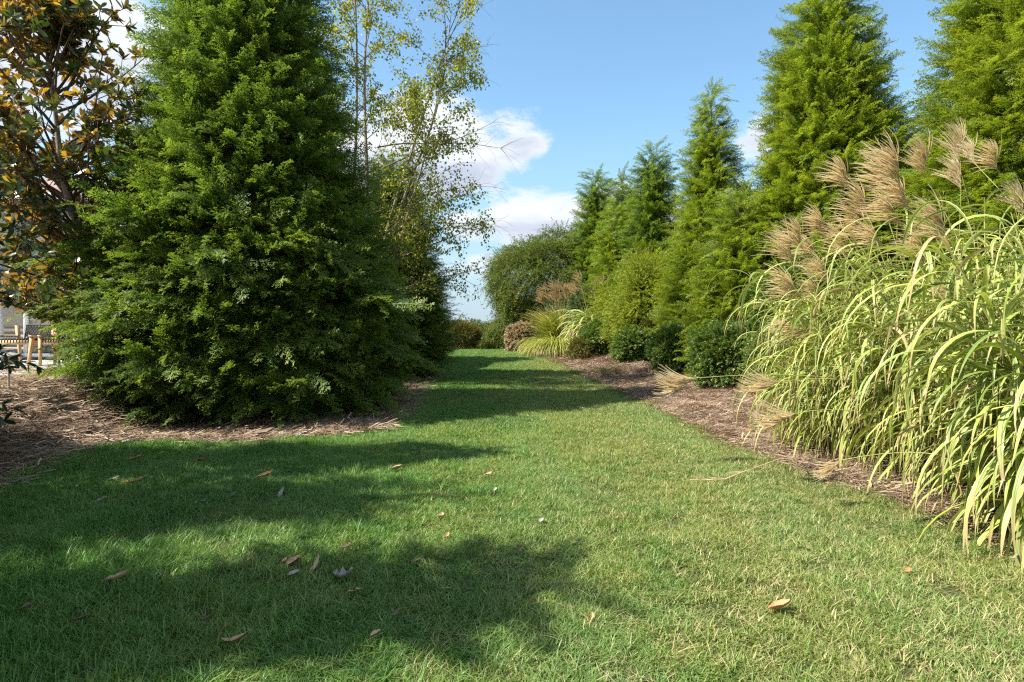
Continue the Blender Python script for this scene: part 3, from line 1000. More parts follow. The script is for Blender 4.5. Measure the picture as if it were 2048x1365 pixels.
def edge_magnolia():
    r = np.random.default_rng(52)
    bx, by = -6.15, 5.75
    g = float(gz(bx, by))
    root = thing('evergreen_shrub', 'dark glossy leaved evergreen reaching in from the left edge', 'shrub', (bx, by, g))
    b = Buf(); tr = Buf()
    H = 6.9
    trunk = np.stack([.1 * np.sin(np.linspace(0, 3, 9)) - np.linspace(0, .25, 9), np.zeros(9), np.linspace(-.1, H, 9)], -1)
    tr.tube(trunk, np.linspace(.10, .01, 9), 8)
    link('trunk', tr.mesh('trunk', M['bark'], True), root)
    tips, tdir = [], []
    for i in range(150):
        s = (i + r.random()) / 150
        s = .06 + .92 * s
        z = s * H
        rad = np.interp(z, [.3, 1.2, 3, 4.3, 5.5, 6.9], [1.0, 1.25, 1.3, .85, .55, .2]) * r.uniform(.75, 1.1)
        a = i * 2.399
        el_ = R_(r.uniform(5, 40))
        d = np.array([cos(a) * cos(el_), sin(a) * cos(el_), sin(el_)])
        p0 = np.array([np.interp(z, trunk[:, 2], trunk[:, 0]), 0, z - rad * .35])
        lb = curve_branch(r, p0, d, rad, 5, .1, .0)
        b.tube(lb, np.linspace(.016, .005, 6), 4)
        for j in range(6):
            q = int(r.integers(2, 6)); d2 = rot_toward(lb[q] - lb[q - 1], R_(r.uniform(25, 65)), r.random() * 6.28)
            tw = curve_branch(r, lb[q], d2, r.uniform(.15, .35), 3, .15, .03)
            b.tube(tw, np.linspace(.006, .003, 4), 4)
            for w_ in (1, 2, 3):
                tips.append(tw[w_]); tdir.append(tw[w_] - tw[w_ - 1])
        tips.append(lb[-1]); tdir.append(lb[-1] - lb[-2])
    link('branches', b.mesh('branches', M['twig'], True), root, kind='stuff')
    P, A, U, S = [], [], [], []
    for p, d in zip(np.array(tips), unit(np.array(tdir))):
        for k in range(int(r.integers(3, 6))):
            ld = rot_toward(d, R_(r.uniform(25, 75)), r.random() * 6.28)
            P.append(p); A.append(ld); U.append(np.array([0, 0, 1.]) + r.normal(0, .45, 3)); S.append(r.uniform(.085, .14))
    P, A, U, S = map(np.array, (P, A, U, S))
    score = S * .5 + P[:, 0]
    split_leaves(root, LEAF, frames(A, U), P, np.stack([S * 1.05, S, S], -1), M['dark_leaf'], 200, score=np.where(P[:, 2] < 4.2, score, -9))


edge_magnolia()


def birch():
    r = np.random.default_rng(53)
    bx, by = -4.0, 15.2
    g = float(gz(bx, by))
    root = thing('birch_tree', 'airy birch with small yellowing leaves behind the big conifer', 'tree', (bx, by, g))
    st = Buf(); b = Buf(); tw_ = Buf()
    LP, LA = [], []

    def spray(p0, d, L, nl):
        tw = curve_branch(r, p0, d, L, 5, .14, -.06)
        tw_.tube(tw, np.linspace(.0035, .0015, 6), 3)
        for k in range(nl):
            s = r.uniform(.15, 1) * 5; k0 = min(4, int(s)); q = tw[k0] * (1 - s + k0) + tw[k0 + 1] * (s - k0)
            dd = unit(r.normal(0, 1, 3) * .8 + np.array([0, 0, -.9]))
            LP.append(q + dd * .02 + r.normal(0, .06, 3)); LA.append(dd)
    stems = [((.50, .10, 2.6), 9.5), ((-.42, .2, 2.6), 11.5), ((.12, -.1, 2.6), 12.6), ((.62, -.1, 2.4), 8.6), ((-.08, .5, 2.6), 11.5), ((.95, .0, 2.3), 6.8), ((-.75, -.2, 2.4), 10.5)]
    for d, L in stems:
        s = curve_branch(r, (r.normal() * .12, r.normal() * .12, 0), d, L, 12, .05, .02)
        st.tube(s, np.linspace(.065, .008, 13), 8)
        for i in range(34):
            k = r.uniform(2.3, 12); k0 = min(11, int(k)); p = s[k0] * (1 - k + k0) + s[k0 + 1] * (k - k0)
            dr = rot_toward(s[k0 + 1] - s[k0], R_(r.uniform(28, 62)), r.random() * 6.28)
            if p[2] < 5.5 and dr[0] < -.1: continue
            ln = r.uniform(1.2, 2.7) * (1.1 - .045 * k)
            if dr[0] > .05: ln = max(.5, min(ln, (3.3 - p[0]) / dr[0]))
            lb = curve_branch(r, p, dr, ln, 7, .10, -.02)
            b.tube(lb, np.linspace(.012, .003, 8), 4)
            for j in range(7):
                q = int(r.integers(2, 8)); d2 = rot_toward(lb[min(q, 7)] - lb[q - 1], R_(r.uniform(20, 60)), r.random() * 6.28)
                spray(lb[q], d2, r.uniform(.35, .85), int(r.integers(26, 50)) if p[2] > 5 else int(r.integers(10, 20)))
    # long low limbs arching out over the lawn
    for (z0, dx, dz, L) in ((3.6, 1, .35, 3.0), (3.0, 1, .18, 3.1), (4.3, 1, .45, 3.0), (2.4, 1, .12, 3.0), (5.2, 1, .5, 3.1), (4.0, 1, .05, 2.9), (5.8, 1, .15, 3.0), (3.3, 1, -.02, 3.0)):
        lb = curve_branch(r, (.3 + .08 * z0, r.normal() * .3, z0), (dx, r.normal() * .25, dz), L, 8, .07, -.03)
        b.tube(lb, np.linspace(.022, .004, 9), 5)
        for j in range(22):
            q = int(r.integers(2, 9)); d2 = rot_toward(lb[min(q, 8)] - lb[q - 1], R_(r.uniform(15, 50)), r.random() * 6.28)
            spray(lb[q], d2, r.uniform(.3, .8), int(r.integers(10, 20)))
    link('trunk', st.mesh('trunk', M['pale_bark'], True), root)
    link('branches', b.mesh('branches', M['twig'], True), root, kind='stuff')
    link('twigs', tw_.mesh('twigs', M['twig']), root, kind='stuff')
    P = np.array(LP); A = np.array(LA)
    ok = (P[:, 2] < 12.5) & (P[:, 0] < 3.35 + .25 * np.sin(P[:, 2] * 2)) 
    P, A = P[ok], A[ok]
    bb = Buf(); n = len(P)
    yel = np.clip(rng.random(n) * .55 + .45 * sstep((P[:, 2] - 5) / 4) * rng.random(n) + .1, 0, 1)
    bb.place(BIRCH[0], BIRCH[1], frames(A, rnd_dirs(n)), P, rng.uniform(.045, .07, n), BIRCH[2], yel)
    link('foliage', bb.mesh('foliage', M['birch_leaf'], True), root, kind='stuff')


birch()

# ------------------------------------------------------------------ shrubs of small leaves


def twig_proto(seed, mat, n=16, L=.16, ls=.045, tpl=SMALL, droop=0.0):
    r = np.random.default_rng(seed)
    b = Buf()
    P, A, U = [], [], []
    for k in range(n):
        s = (k + .5) / n
        p = np.array([0, s * L, -droop * L * s * s])
        a = k * 2.4
        d = unit(np.array([cos(a), .75, sin(a) * .7]))
        P.append(p); A.append(d); U.append(np.array([0, .5, 1]) + r.normal(0, .4, 3))
    P, A, U = map(np.array, (P, A, U))
    global rng
    sv = rng; rng = r
    b.place(tpl[0], tpl[1], frames(A, U), P, r.uniform(.7, 1.2, n) * ls, tpl[2])
    rng = sv
    b.tube([[0, 0, 0], [0, L, -droop * L]], [.003, .0015], 3, .1)
    return proto(b.mesh('leafy_twig', mat))


TW = {k: [twig_proto(400 + i, M[k], n=n, L=L, ls=ls, droop=dr) for i in range(4)]
      for k, n, L, ls, dr in (('holly', 16, .14, .042, 0), ('grey_holly', 16, .16, .045, 0), ('gold_shrub', 22, .26, .034, .3),
                              ('rust_shrub', 18, .16, .035, 0), ('weeping', 30, .55, .07, .9), ('pink', 18, .12, .06, 0), ('far_green', 22, .30, .07, .2))}


def shrub(name, label, x, y, rx, ry, rz, n, key, scale=1.0, group=None, cat='shrub', z0=0.0, lump=.12, squash=2.4, seed=1, updir=.25, hang=0.0, low=-.75, depth=.3, stems=True):
    """superellipsoid crown of leafy twigs"""
    global rng
    save = rng; rng = np.random.default_rng(seed)
    g = float(gz(x, y))
    root = thing(name, label, cat, (x, y, g), group)
    d = rnd_dirs(n, low, 1)
    k = (np.abs(d) ** squash).sum(1) ** (-1 / squash)
    lm = 1 + lump * (np.sin(4 * d[:, 0] + seed) * np.sin(4 * d[:, 2] + 2 * seed) + .6 * np.sin(9 * d[:, 1] + 7 * d[:, 2] + seed))
    rad = k * lm * (1 - depth * rng.random(n) ** 2.2)
    P = d * rad[:, None] * np.array([rx, ry, rz])
    P[:, 2] += rz * .95 + z0
    A = unit(d / np.array([rx, ry, rz]) * min(rx, rz) + np.array([0, 0, updir]) + rng.normal(0, .35, (n, 3)))
    if hang:
        A = unit(A * (1 - hang) + np.array([0, 0, -hang]) + rng.normal(0, .12, (n, 3)))
    ok = P[:, 2] > .05
    P, A = P[ok], A[ok]
    scatter('crown', 'twig_' + key, TW[key], P, frames(A, rng.normal(0, .6, (len(P), 3)) + np.array([0, 0, 1.])),
            rng.uniform(.75, 1.25, len(P)) * scale, parent=root, mats=[M[key]])
    b = Buf()
    for i in range(5):
        a = i * 1.257 + seed
        b.tube([[.04 * cos(a), .04 * sin(a), -.08], [.3 * rx * cos(a), .3 * ry * sin(a), rz * .6 + z0 * .6], [.6 * rx * cos(a), .6 * ry * sin(a), rz * 1.3 + z0]], [.03, .02, .008], 5)
    link('stems', b.mesh('stems', M['twig'], True), root)
    rng = save
    return root


G = 'clipped round shrubs along the mulch bed'
shrub('clipped_shrub', 'largest clipped green shrub, nearest the striped grass clump', 4.62, 13.2, .76, .74, .64, 3600, 'holly', 1.0, G, seed=1)
shrub('clipped_shrub', 'second nearest clipped shrub, rounded, standing left of the largest one', 4.42, 17.0, .58, .6, .58, 2600, 'holly', 1.05, G, seed=2)
shrub('clipped_shrub', 'third clipped shrub, small ball before the yellow green conifers', 3.95, 20.4, .54, .55, .52, 2200, 'holly', 1.15, G, seed=3)
shrub('clipped_shrub', 'farthest clipped dark shrub beside the rusty low bush', 3.45, 23.2, .78, .7, .66, 2200, 'holly', 1.25, G, seed=4)
shrub('low_bush', 'low rusty yellow bush left of the farthest clipped shrub', 2.65, 23.0, .5, .45, .34, 900, 'rust_shrub', 1.2, seed=5)
shrub('clipped_shrub', 'dark clipped shrub half hidden behind the striped grass', 5.05, 11.1, .75, .8, .6, 2600, 'holly', 1.0, G, seed=6)
shrub('holly_bush', 'dark grey green holly between the leader topped and tallest conifers', 6.4, 16.3, .85, .8, 2.35, 3600, 'grey_holly', 1.35, seed=7, lump=.2)
shrub('holly_bush', 'dark green holly rising just behind the left plumes of striped grass', 5.7, 12.3, .75, .8, 1.25, 3200, 'holly', 1.3, seed=8, lump=.2)
shrub('golden_shrub', 'loose golden green feathery shrub in the middle of the right row', 4.9, 21.6, 1.25, 1.2, 1.75, 4200, 'gold_shrub', 1.3, seed=9, lump=.22)
shrub('golden_shrub', 'small loose golden shrub low before the far conifers', 4.3, 24.2, .9, .9, 1.45, 2200, 'gold_shrub', 1.3, seed=10, lump=.22)
shrub('green_shrub', 'rounded grey green shrub behind the far striped grass clump', 3.4, 26.6, .95, .8, 1.35, 2200, 'grey_holly', 1.5, seed=11)
shrub('pink_flowering_shrub', 'faded pink flowering shrub at the foot of the weeping tree', .35, 28.2, .55, .55, .62, 900, 'pink', 1.3, seed=12)
# weeping tree
shrub('weeping_tree', 'wide dark weeping tree with reddish fruit at the end of the lawn', 2.3, 32.5, 3.0, 2.7, 2.75, 9500, 'weeping', 1.05, cat='tree', seed=14, hang=.3, lump=.15, squash=2.2, z0=.1, low=-.98)
shrub('weeping_tree', 'lower drooping skirt of foliage left of the weeping tree', -.05, 33.5, 1.2, 1.3, .85, 2200, 'weeping', 1.0, cat='tree', seed=15, hang=.5)
# far end
shrub('clipped_shrub', 'big round clipped shrub at the far left end of the lawn', -2.75, 31.5, 1.05, 1.1, .58, 3200, 'rust_shrub', 1.3, 'far shrubs', seed=16, lump=.04, z0=.22)
shrub('far_shrub', 'loose green shrub right of the far round shrub', -1.75, 36, 1.1, 1.2, .68, 1500, 'far_green', 1.1, 'far shrubs', seed=17, lump=.25)
shrub('far_shrub', 'low rusty tinged shrub before the weeping skirt', -.9, 37, 1.1, 1.1, .66, 1100, 'rust_shrub', 2.2, 'far shrubs', seed=18, lump=.25)
shrub('far_tree', 'blue green tree top just above the far shrubs', -2.9, 52, 2.6, 2.2, 1.15, 1200, 'far_green', 2.0, 'far trees', cat='tree', seed=19, lump=.3, z0=.1)
shrub('far_tree', 'low far tree top left of the weeping tree', -.7, 60, 2.6, 2.2, 1.1, 1000, 'far_green', 2.2, 'far trees', cat='tree', seed=20, lump=.35, z0=.1)


def crape():
    r = np.random.default_rng(61)
    x, y = -3.55, 37.
    g = float(gz(x, y))
    root = thing('twiggy_tree', 'upright twiggy small tree poking up behind the far round shrub', 'tree', (x, y, g))
    b = Buf(); P, A = [], []
    for i in range(13):
        a = r.random() * 6.28
        s = curve_branch(r, (r.normal() * .15, 0, 0), (cos(a) * .35, sin(a) * .3, 1), r.uniform(2.0, 3.0), 7, .07, .02)
        b.tube(s, np.linspace(.03, .008, 8), 4)
        for k in range(70):
            q = r.uniform(2.5, 7); q0 = min(6, int(q)); p = s[q0] * (1 - q + q0) + s[q0 + 1] * (q - q0)
            dd = unit(r.normal(0, 1, 3) + np.array([0, 0, .8])); P.append(p + dd * r.uniform(0, .16)); A.append(dd)
    link('branches', b.mesh('branches', M['twig'], True), root, kind='stuff')
    P, A = np.array(P), np.array(A)
    bb = Buf(); bb.place(SMALL[0], SMALL[1], frames(A, rnd_dirs(len(P))), P, rng.uniform(.08, .14, len(P)), SMALL[2])
    m = leaf_mat('crape_leaf', [(.07, .09, .03), (.15, .12, .05), (.25, .12, .08)], .5, .3, .3, inst=False)
    link('foliage', bb.mesh('foliage', m), root, kind='stuff')


crape()

# ------------------------------------------------------------------ ornamental grasses


def blade_tpl(seed, L, elev, droop, n=12, w=.034):
    """arching ribbon: starts at origin, goes +Y, then hangs"""
    r = np.random.default_rng(seed)
    ang = R_(elev); pts = [np.zeros(3)]; dirs = []
    tw = r.normal() * .25
    for k in range(n):
        s = (k + 1) / n
        a = ang - droop * (s ** 1.25) * 1.0
        a = max(a, R_(-84))
        d = np.array([sin(tw) * s * .5 * cos(a), cos(a), sin(a)])
        dirs.append(d); pts.append(pts[-1] + d * L / n)
    pts = np.array(pts); dirs = np.array([dirs[0]] + dirs)
    dirs = unit(dirs)
    side = unit(np.cross(dirs, np.array([0, 0, 1.]) + np.array([0, .001, 0])))
    rolla = np.linspace(0, r.normal() * .8, n + 1)
    nrm = np.cross(side, dirs)
    sd = side * np.cos(rolla)[:, None] + nrm * np.sin(rolla)[:, None]
    nn = np.cross(sd, dirs)
    t = np.linspace(0, 1, n + 1)
    ww = w / 2 * np.minimum(1, .45 + t * 3) * (1 - t ** 3.2) ** .9 + .0008
    V = np.stack([pts - sd * ww[:, None] + nn * (ww * .35)[:, None], pts, pts + sd * ww[:, None] + nn * (ww * .35)[:, None]], 1).reshape(-1, 3)
    uv = np.stack([np.tile([0, .5, 1.], n + 1), np.repeat(t, 3)], -1)
    f = []
    for k in range(n):
        a = 3 * k
        f += [[a, a + 1, a + 4, a + 3], [a + 1, a + 2, a + 5, a + 4]]
    return V, np.array(f), uv


VAR = []
for i in range(30):
    rr = np.random.default_rng(500 + i)
    VAR.append(blade_tpl(500 + i, rr.uniform(.85, 1.4), rr.uniform(28, 70), rr.uniform(2.0, 3.4), w=rr.uniform(.036, .054)))
VARM = []
for i, (V, Fc, uv) in enumerate(VAR):
    b = Buf(); b.add(V, Fc, uv, (i * .618) % 1)
    VARM.append(b.mesh('leaf_blade', M['blade'], True))


def plume_mesh(seed, mat, n=92, L=.32, w=.0012):
    """a one sided fan of silky filaments; stalk comes in along +Y, filaments sweep to +X and up"""
    r = np.random.default_rng(seed)
    b = Buf()
    for i in range(n):
        s = i / n
        o = np.array([0, .16 * s, 0.])
        spread = R_(np.interp(s, [0, 1], [26, -2]) + r.normal() * 9)
        zt = r.normal() * .28
        d = np.array([sin(spread), cos(spread), zt])
        ln = L * r.uniform(.35, 1.1) * (1 - .3 * s)
        k = 6
        pts = [o]; dd = d.copy(); cv_ = r.uniform(.5, 1.7)
        for j in range(k):
            dd = unit(dd + np.array([.085, -.03, -.04]) * cv_ + r.normal(0, .032, 3))
            pts.append(pts[-1] + dd * ln / k)
        pts = np.array(pts)
        for side in (np.array([.5, -.5, .7]), np.array([.5, -.3, -.8])):
            sd = unit(np.cross(unit(np.gradient(pts, axis=0)), side))
            t = np.linspace(0, 1, k + 1)
            ww = w * (.5 + 1.8 * np.sin(pi * np.clip(t * .9 + .05, 0, 1)))
            V = np.stack([pts - sd * ww[:, None], pts + sd * ww[:, None]], 1).reshape(-1, 3)
            b.add(V, [[2 * q, 2 * q + 1, 2 * q + 3, 2 * q + 2] for q in range(k)], None, float(np.clip(r.normal(.5, .22), 0, 1)))
    return b.mesh('plume', mat)


PLM = [plume_mesh(600 + i, M['plume']) for i in range(7)]


def clump(label, x, y, nst, H, spreadr, nparts, seed, bias=(-1, -.4), wide_=1.0):
    r = np.random.default_rng(seed)
    g = float(gz(x, y))
    root = thing('ornamental_grass', label, 'ornamental grass', (x, y, g), 'striped ornamental grass clumps at the right')
    b = Buf()
    P, AZ, SC, TI = [], [], [], []
    for i in range(nst):
        a = r.random() * 6.28
        rr = spreadr * math.sqrt(r.random()) * .55
        base = np.array([cos(a) * rr, sin(a) * rr, -.03])
        lean = R_(abs(r.normal()) * 13 + 5 + 16 * rr / spreadr)
        L = H * r.uniform(.5, 1.0)
        if r.random() < .3: L *= .6; lean *= 1.4
        lean = min(lean, R_(36) if L < H * .6 else R_(24))
        d = np.array([cos(a), sin(a), 0])
        t = np.linspace(0, 1, 6)
        st = base + d * (sin(lean) * L * t ** 1.4)[:, None] + np.array([0, 0, 1.]) * (cos(lean) * L * t)[:, None]
        b.tube(st, np.linspace(.009, .004, 6), 4)
        nl = int(r.integers(10, 15))
        for k in range(nl):
            s = .06 + .94 * (k + r.random()) / nl
            q = s * 5; q0 = min(4, int(q)); p = st[q0] * (1 - q + q0) + st[q0 + 1] * (q - q0)
            aa = a + r.normal() * .95
            if r.random() < .3: aa = math.atan2(bias[1], bias[0]) + r.normal() * .7
            P.append(p); AZ.append(aa); SC.append(r.uniform(.6, 1.12) * (1.05 - .25 * s)); TI.append(r.normal() * .16)
    link('stems', b.mesh('stems', M['stalk'], True), root, kind='stuff')
    P = np.array(P); AZ = np.array(AZ); SC = np.array(SC); TI = np.array(TI)
    n = len(P)
    var = r.integers(0, len(VAR), n)
    ax = np.stack([np.cos(AZ), np.sin(AZ), TI], -1)
    Mx = frames(ax, np.stack([r.normal(0, .1, n), r.normal(0, .1, n), np.ones(n)], -1))
    tipdir = P[:, :2] + ax[:, :2] * .7
    score = -(tipdir[:, 1] * .9 + tipdir[:, 0] * .75) + P[:, 2] * .25 + SC * .3
    order = np.argsort(-score)
    S3 = np.stack([SC * wide_, SC, SC], -1)
    for i in order[:nparts]:
        o = link('leaf_blade', VARM[var[i]], root)
        mw = Matrix(Mx[i].tolist()).to_4x4() @ Matrix.Diagonal((*S3[i].tolist(), 1))
        mw.translation = Vector(P[i])
        o.matrix_basis = mw
    rest = order[nparts:]
    bb = Buf()
    for v in range(len(VAR)):
        k = rest[var[rest] == v]
        if len(k): bb.place(VAR[v][0], VAR[v][1], Mx[k], P[k], S3[k], VAR[v][2])
    link('foliage', bb.mesh('foliage', M['blade'], True), root, kind='stuff')
    return root


def add_plume(root, base, tip, i, stalk_from, scale=None, mesh=None, sag=0.0):
    """base and tip are world points of the fan; stalk runs from stalk_from (world) to base"""
    o_ = Vector(root.location)
    base = np.array(base); tip = np.array(tip)
    v = tip - base
    Ln = np.linalg.norm(v)
    toview = unit(np.array([0, 0, CAMZ]) - base)
    yv = unit(v); zv = unit(toview - yv * np.dot(toview, yv)); xv = np.cross(yv, zv)
    sg = -1.0 if xv[0] > 0 else 1.0     # sweep to the left of the picture
    # tilt the stalk axis a little right of the fan
    Mx = np.stack([xv * sg, yv, np.cross(xv * sg, yv)], -1)
    c, s = cos(R_(18)), sin(R_(18))
    Mx = Mx @ np.array([[c, -s, 0], [s, c, 0], [0, 0, 1.]])
    k = (scale or Ln / .40)
    o = link('plume', mesh or PLM[i % len(PLM)], root)
    mw = Matrix(Mx.tolist()).to_4x4() @ Matrix.Diagonal((k, k, k, 1))
    mw.translation = Vector(base) - o_
    o.matrix_basis = mw
    b = Buf()
    s0 = np.array(stalk_from); t = np.linspace(0, 1, 9)[:, None]
    ctrl = (s0 + base) / 2 + np.array([.0, 0, .25 + sag])
    ctrl[:2] = s0[:2] * .62 + base[:2] * .38
    axis_end = Mx[:, 1]
    pts = (1 - t) ** 2 * s0 + 2 * t * (1 - t) * ctrl + t ** 2 * base
    pts = np.concatenate([pts, [base + axis_end * .10 * k, base + axis_end * .2 * k]])
    b.tube(pts - np.array(o_), np.concatenate([np.linspace(.0055, .003, 9), [.0022, .001]]), 5)
    link('stalk', b.mesh('stalk', M['stalk'], True), root)


cA = clump('left and farthest of the striped grass clumps, topped by most tan plumes', 4.25, 7.35, 175, 2.35, .95, 300, 71, wide_=.52)
cB = clump('middle striped grass clump with arching cream edged blades', 4.5, 5.85, 175, 2.7, .95, 300, 72, wide_=.6)
cC = clump('nearest striped grass clump at the right edge, broad blades drooping to the lawn', 4.25, 4.25, 150, 2.4, .95, 300, 73, wide_=.88)

plumes = [  # root, base px, tip px, depth
    (cA, (1700, 378), (1640, 308), 7.0), (cA, (1796, 392), (1700, 290), 6.9), (cB, (1800, 372), (1738, 255), 6.3),
    (cB, (1850, 352), (1822, 262), 6.0), (cB, (1922, 380), (1882, 298), 5.6), (cB, (1916, 322), (1905, 228), 5.7),
    (cC, (1948, 326), (1922, 270), 5.2), (cC, (1994, 340), (1950, 272), 5.0), (cA, (1738, 440), (1672, 352), 6.9),
    (cB, (1806, 452), (1712, 380), 6.5), (cB, (1902, 490), (1812, 388), 6.2), (cA, (1744, 482), (1650, 410), 7.1),
    (cA, (1655, 470), (1598, 408), 7.4), (cA, (1588, 528), (1530, 448), 7.6), (cA, (1606, 500), (1556, 425), 7.3),
    (cA, (1606, 600), (1512, 535), 7.2), (cA, (1662, 568), (1600, 500), 7.0), (cA, (1705, 520), (1636, 440), 7.2),
    (cA, (1614, 672), (1520, 648), 7.1), (cB, (1912, 604), (1846, 562), 5.6), (cA, (1770, 500), (1690, 440), 6.8),
    (cA, (1640, 520), (1570, 470), 7.7), (cA, (1820, 420), (1740, 340), 6.7), (cB, (1860, 530), (1780, 450), 6.4),
    (cA, (1655, 600), (1585, 560), 7.3), (cC, (2046, 430), (2010, 350), 4.9)]
rp = np.random.default_rng(9)
for i, (rt, bp, tp, Yd) in enumerate(plumes):
    base = unproj(*bp, Yd); tip = unproj(*tp, Yd - rp.uniform(-.1, .15))
    a = rp.random() * 6.28
    s0 = np.array(rt.location) + np.array([cos(a) * .3, sin(a) * .3, .1])
    add_plume(rt, base, tip, i, s0)
# the flopped stalks
for i, (rt, bp, tp, Yd, s0) in enumerate((
        (cB, (1392, 757), (1292, 778), 6.6, unproj(1840, 790, 6.2)),
        (cB, (1560, 764), (1462, 776), 6.3, unproj(1800, 800, 6.1)),
        (cB, (1680, 922), (1618, 958), 5.2, unproj(1985, 940, 4.7)),
        (cB, (1590, 828), (1490, 850), 5.9, unproj(1800, 860, 5.9)))):
    add_plume(rt, unproj(*bp, Yd), unproj(*tp, Yd), i + 2, s0, sag=-.05)

# dry seed head lying on the lawn
b = Buf()
pts = np.array([unproj(x, y, d) for x, y, d in ((1380, 964, 5.95), (1415, 966, 5.9), (1450, 962, 5.9), (1485, 945, 5.95), (1500, 940, 6.0), (1560, 918, 6.2))])
pts[:, 2] = np.maximum(pts[:, 2], gz(pts[:, 0], pts[:, 1]) + .05)
b.tube(pts, [.003, .008, .007, .006, .004, .004], 5)
for i in range(26):
    k = i % 3 + 1
    p = pts[k]; d = unit(np.array([-1, rng.normal() * .3, rng.normal() * .25])); b.tube([p, p + d * .07, p + d * .15 + [0, 0, -.01]], [.0016, .0013, .0006], 3, rng.random())
link('seed_head', b.mesh('seed_head', M['plume']), label='dry tan seed head stalk lying on the lawn beside the mulch edge', cat='seed head')


def far_grass(label, x, y, n, L, mat, w, seed, elev=(55, 85), drp=(1.4, 2.4), group='far ornamental grasses', plumes_=0, ph=2.0, pmat=None, rad=.3, oz=.0):
    r = np.random.default_rng(seed)
    g = float(gz(x, y))
    root = thing('ornamental_grass', label, 'ornamental grass', (x, y, g), group)
    bb = Buf()
    global rng
    sv = rng; rng = r
    for v in range(8):
        V, Fc, uv = blade_tpl(seed * 10 + v, 1.0, r.uniform(*elev), r.uniform(*drp), 8, w)
        m = n // 8
        a = r.random(m) * 6.28
        P = np.stack([np.cos(a) * rad * r.random(m), np.sin(a) * rad * r.random(m), r.random(m) * oz], -1)
        a2 = a + r.normal(0, .5, m)
        bb.place(V, Fc, frames(np.stack([np.cos(a2), np.sin(a2), r.normal(0, .15, m)], -1), np.tile([0, 0, 1.], (m, 1))), P, r.uniform(.6, 1.1, m) * L, uv)
    rng = sv
    link('foliage', bb.mesh('foliage', mat, True), root, kind='stuff')
    if plumes_:
        for i in range(plumes_):
            a = r.random() * 6.28; q = r.uniform(.2, 1.0)
            b = np.array([x, y, g]) + np.array([cos(a) * q * .8 - .1, sin(a) * q * .6, ph * r.uniform(.75, 1.0) - .25 * q])
            t = b + np.array([-.10 + .25 * cos(a), 0, .5]) * r.uniform(.7, 1.1)
            add_plume(root, b, t, i, (x + .1 * cos(a), y + .1 * sin(a), g), mesh=PLF[i % 3])
    return root


PLF = [plume_mesh(650 + i, M['plume_far'], n=18, w=.003) for i in range(3)]
far_grass('yellow green fountain grass mound at the far end of the mulch', 1.85, 25.3, 3000, 1.65, M['yellow_blade'], .012, 81, (50, 80), (2.0, 3.0), rad=.45)
far_grass('second yellow grass mound touching the faded pink shrub', 1.35, 27.6, 1100, 1.5, M['yellow_blade'], .012, 82, (50, 80), (2.0, 3.0), rad=.4)
far_grass('far striped grass clump with pale drooping blades and tan plumes', 3.35, 25.0, 420, 1.7, M['blade'], .036, 83, (55, 80), (1.8, 3.0), rad=.45, plumes_=14, ph=3.1, oz=1.1)
far_grass('tan brown plumed grass standing behind the yellow mound', 2.2, 28.0, 900, 2.3, M['yellow_blade'], .012, 84, (60, 86), (.8, 1.6), rad=.5, plumes_=60, ph=2.9)
for (lab, px, py, Yd, L) in (('small spiky green grass tuft alone on the mulch', 1205, 748, 18.6, .5), ('tiny tuft of grass at the mulch edge near the far striped clump', 1148, 712, 24.3, .4)):
    x_ = (px - 1024) / F * Yd
    far_grass(lab, x_, Yd, 160, L, M['tuft_blade'], .02, int(px), (35, 75), (.9, 1.8), group='small tufts on the mulch', rad=.22)

# tan boulder by the yellow mound
import bmesh
bm = bmesh.new(); bmesh.ops.create_icosphere(bm, subdivisions=3, radius=.26)
for v in bm.verts:
    c_ = v.co
    v.co = Vector((c_.x * 1.25, c_.y, c_.z * .62)) * (1 + .12 * sin(c_.x * 9 + 1) * cos(c_.y * 11) + .06 * sin(c_.z * 21))
me = bpy.data.meshes.new('boulder'); bm.to_mesh(me); bm.free()
M['stone'] = solid_mat('tan_stone', (.34, .27, .20), (.52, .44, .35), 6, .9, .5)
me.materials.append(M['stone'])
link('boulder', me, label='small tan boulder at the foot of the yellow grass mound', cat='rock', loc=(.95, 25.3, float(gz(.95, 25.3)) + .1))

# ------------------------------------------------------------------ fallen leaves on the lawn
M['leaf_orange'] = solid_mat('orange_brown_leaf', (.36, .17, .075), (.50, .27, .13), 22, .6, .2, spec=.3)
M['leaf_tan'] = solid_mat('tan_leaf', (.34, .22, .12), (.48, .34, .20), 22, .65, .2, spec=.3)
M['leaf_grey'] = solid_mat('grey_leaf', (.24, .22, .20), (.38, .35, .32), 22, .7, .2, spec=.3)
M['leaf_brown'] = solid_mat('dark_brown_leaf', (.09, .055, .035), (.19, .12, .08), 22, .7, .2, spec=.3)


def dead_leaf_mesh(seed, mat, wd, curl, lobed=False):
    r = np.random.default_rng(seed)
    n, m = 9, 5
    t = np.linspace(0, 1, n); V = []
    bend = r.normal() * .15
    for k in range(n):
        w = wd / 2 * math.sin(pi * (t[k] * .93 + .035)) ** .8
        if lobed: w *= 1 + .55 * math.sin(t[k] * 15)
        for j in range(m):
            u = (j / (m - 1)) * 2 - 1
            V.append([u * w + bend * math.sin(pi * t[k]), t[k] - .5, curl * (u * u) * w * 1.6 + curl * .55 * (t[k] - .5) ** 2 * 4 * .5 + .02 * r.normal()])
    V = np.array(V)
    i = np.arange(n - 1)[:, None] * m; j = np.arange(m - 1)[None]
    f = np.stack([i + j, i + j + 1, i + m + j + 1, i + m + j], -1).reshape(-1, 4)
    V2 = V.copy(); V2[:, 2] -= .012
    b = Buf(); b.add(V, f); b.add(V2, f[:, ::-1])
    b.tube([V[2], V[2] + [0, -.12, .01]], [.012, .008], 4)
    return b.mesh('fallen_leaf', mat, True)


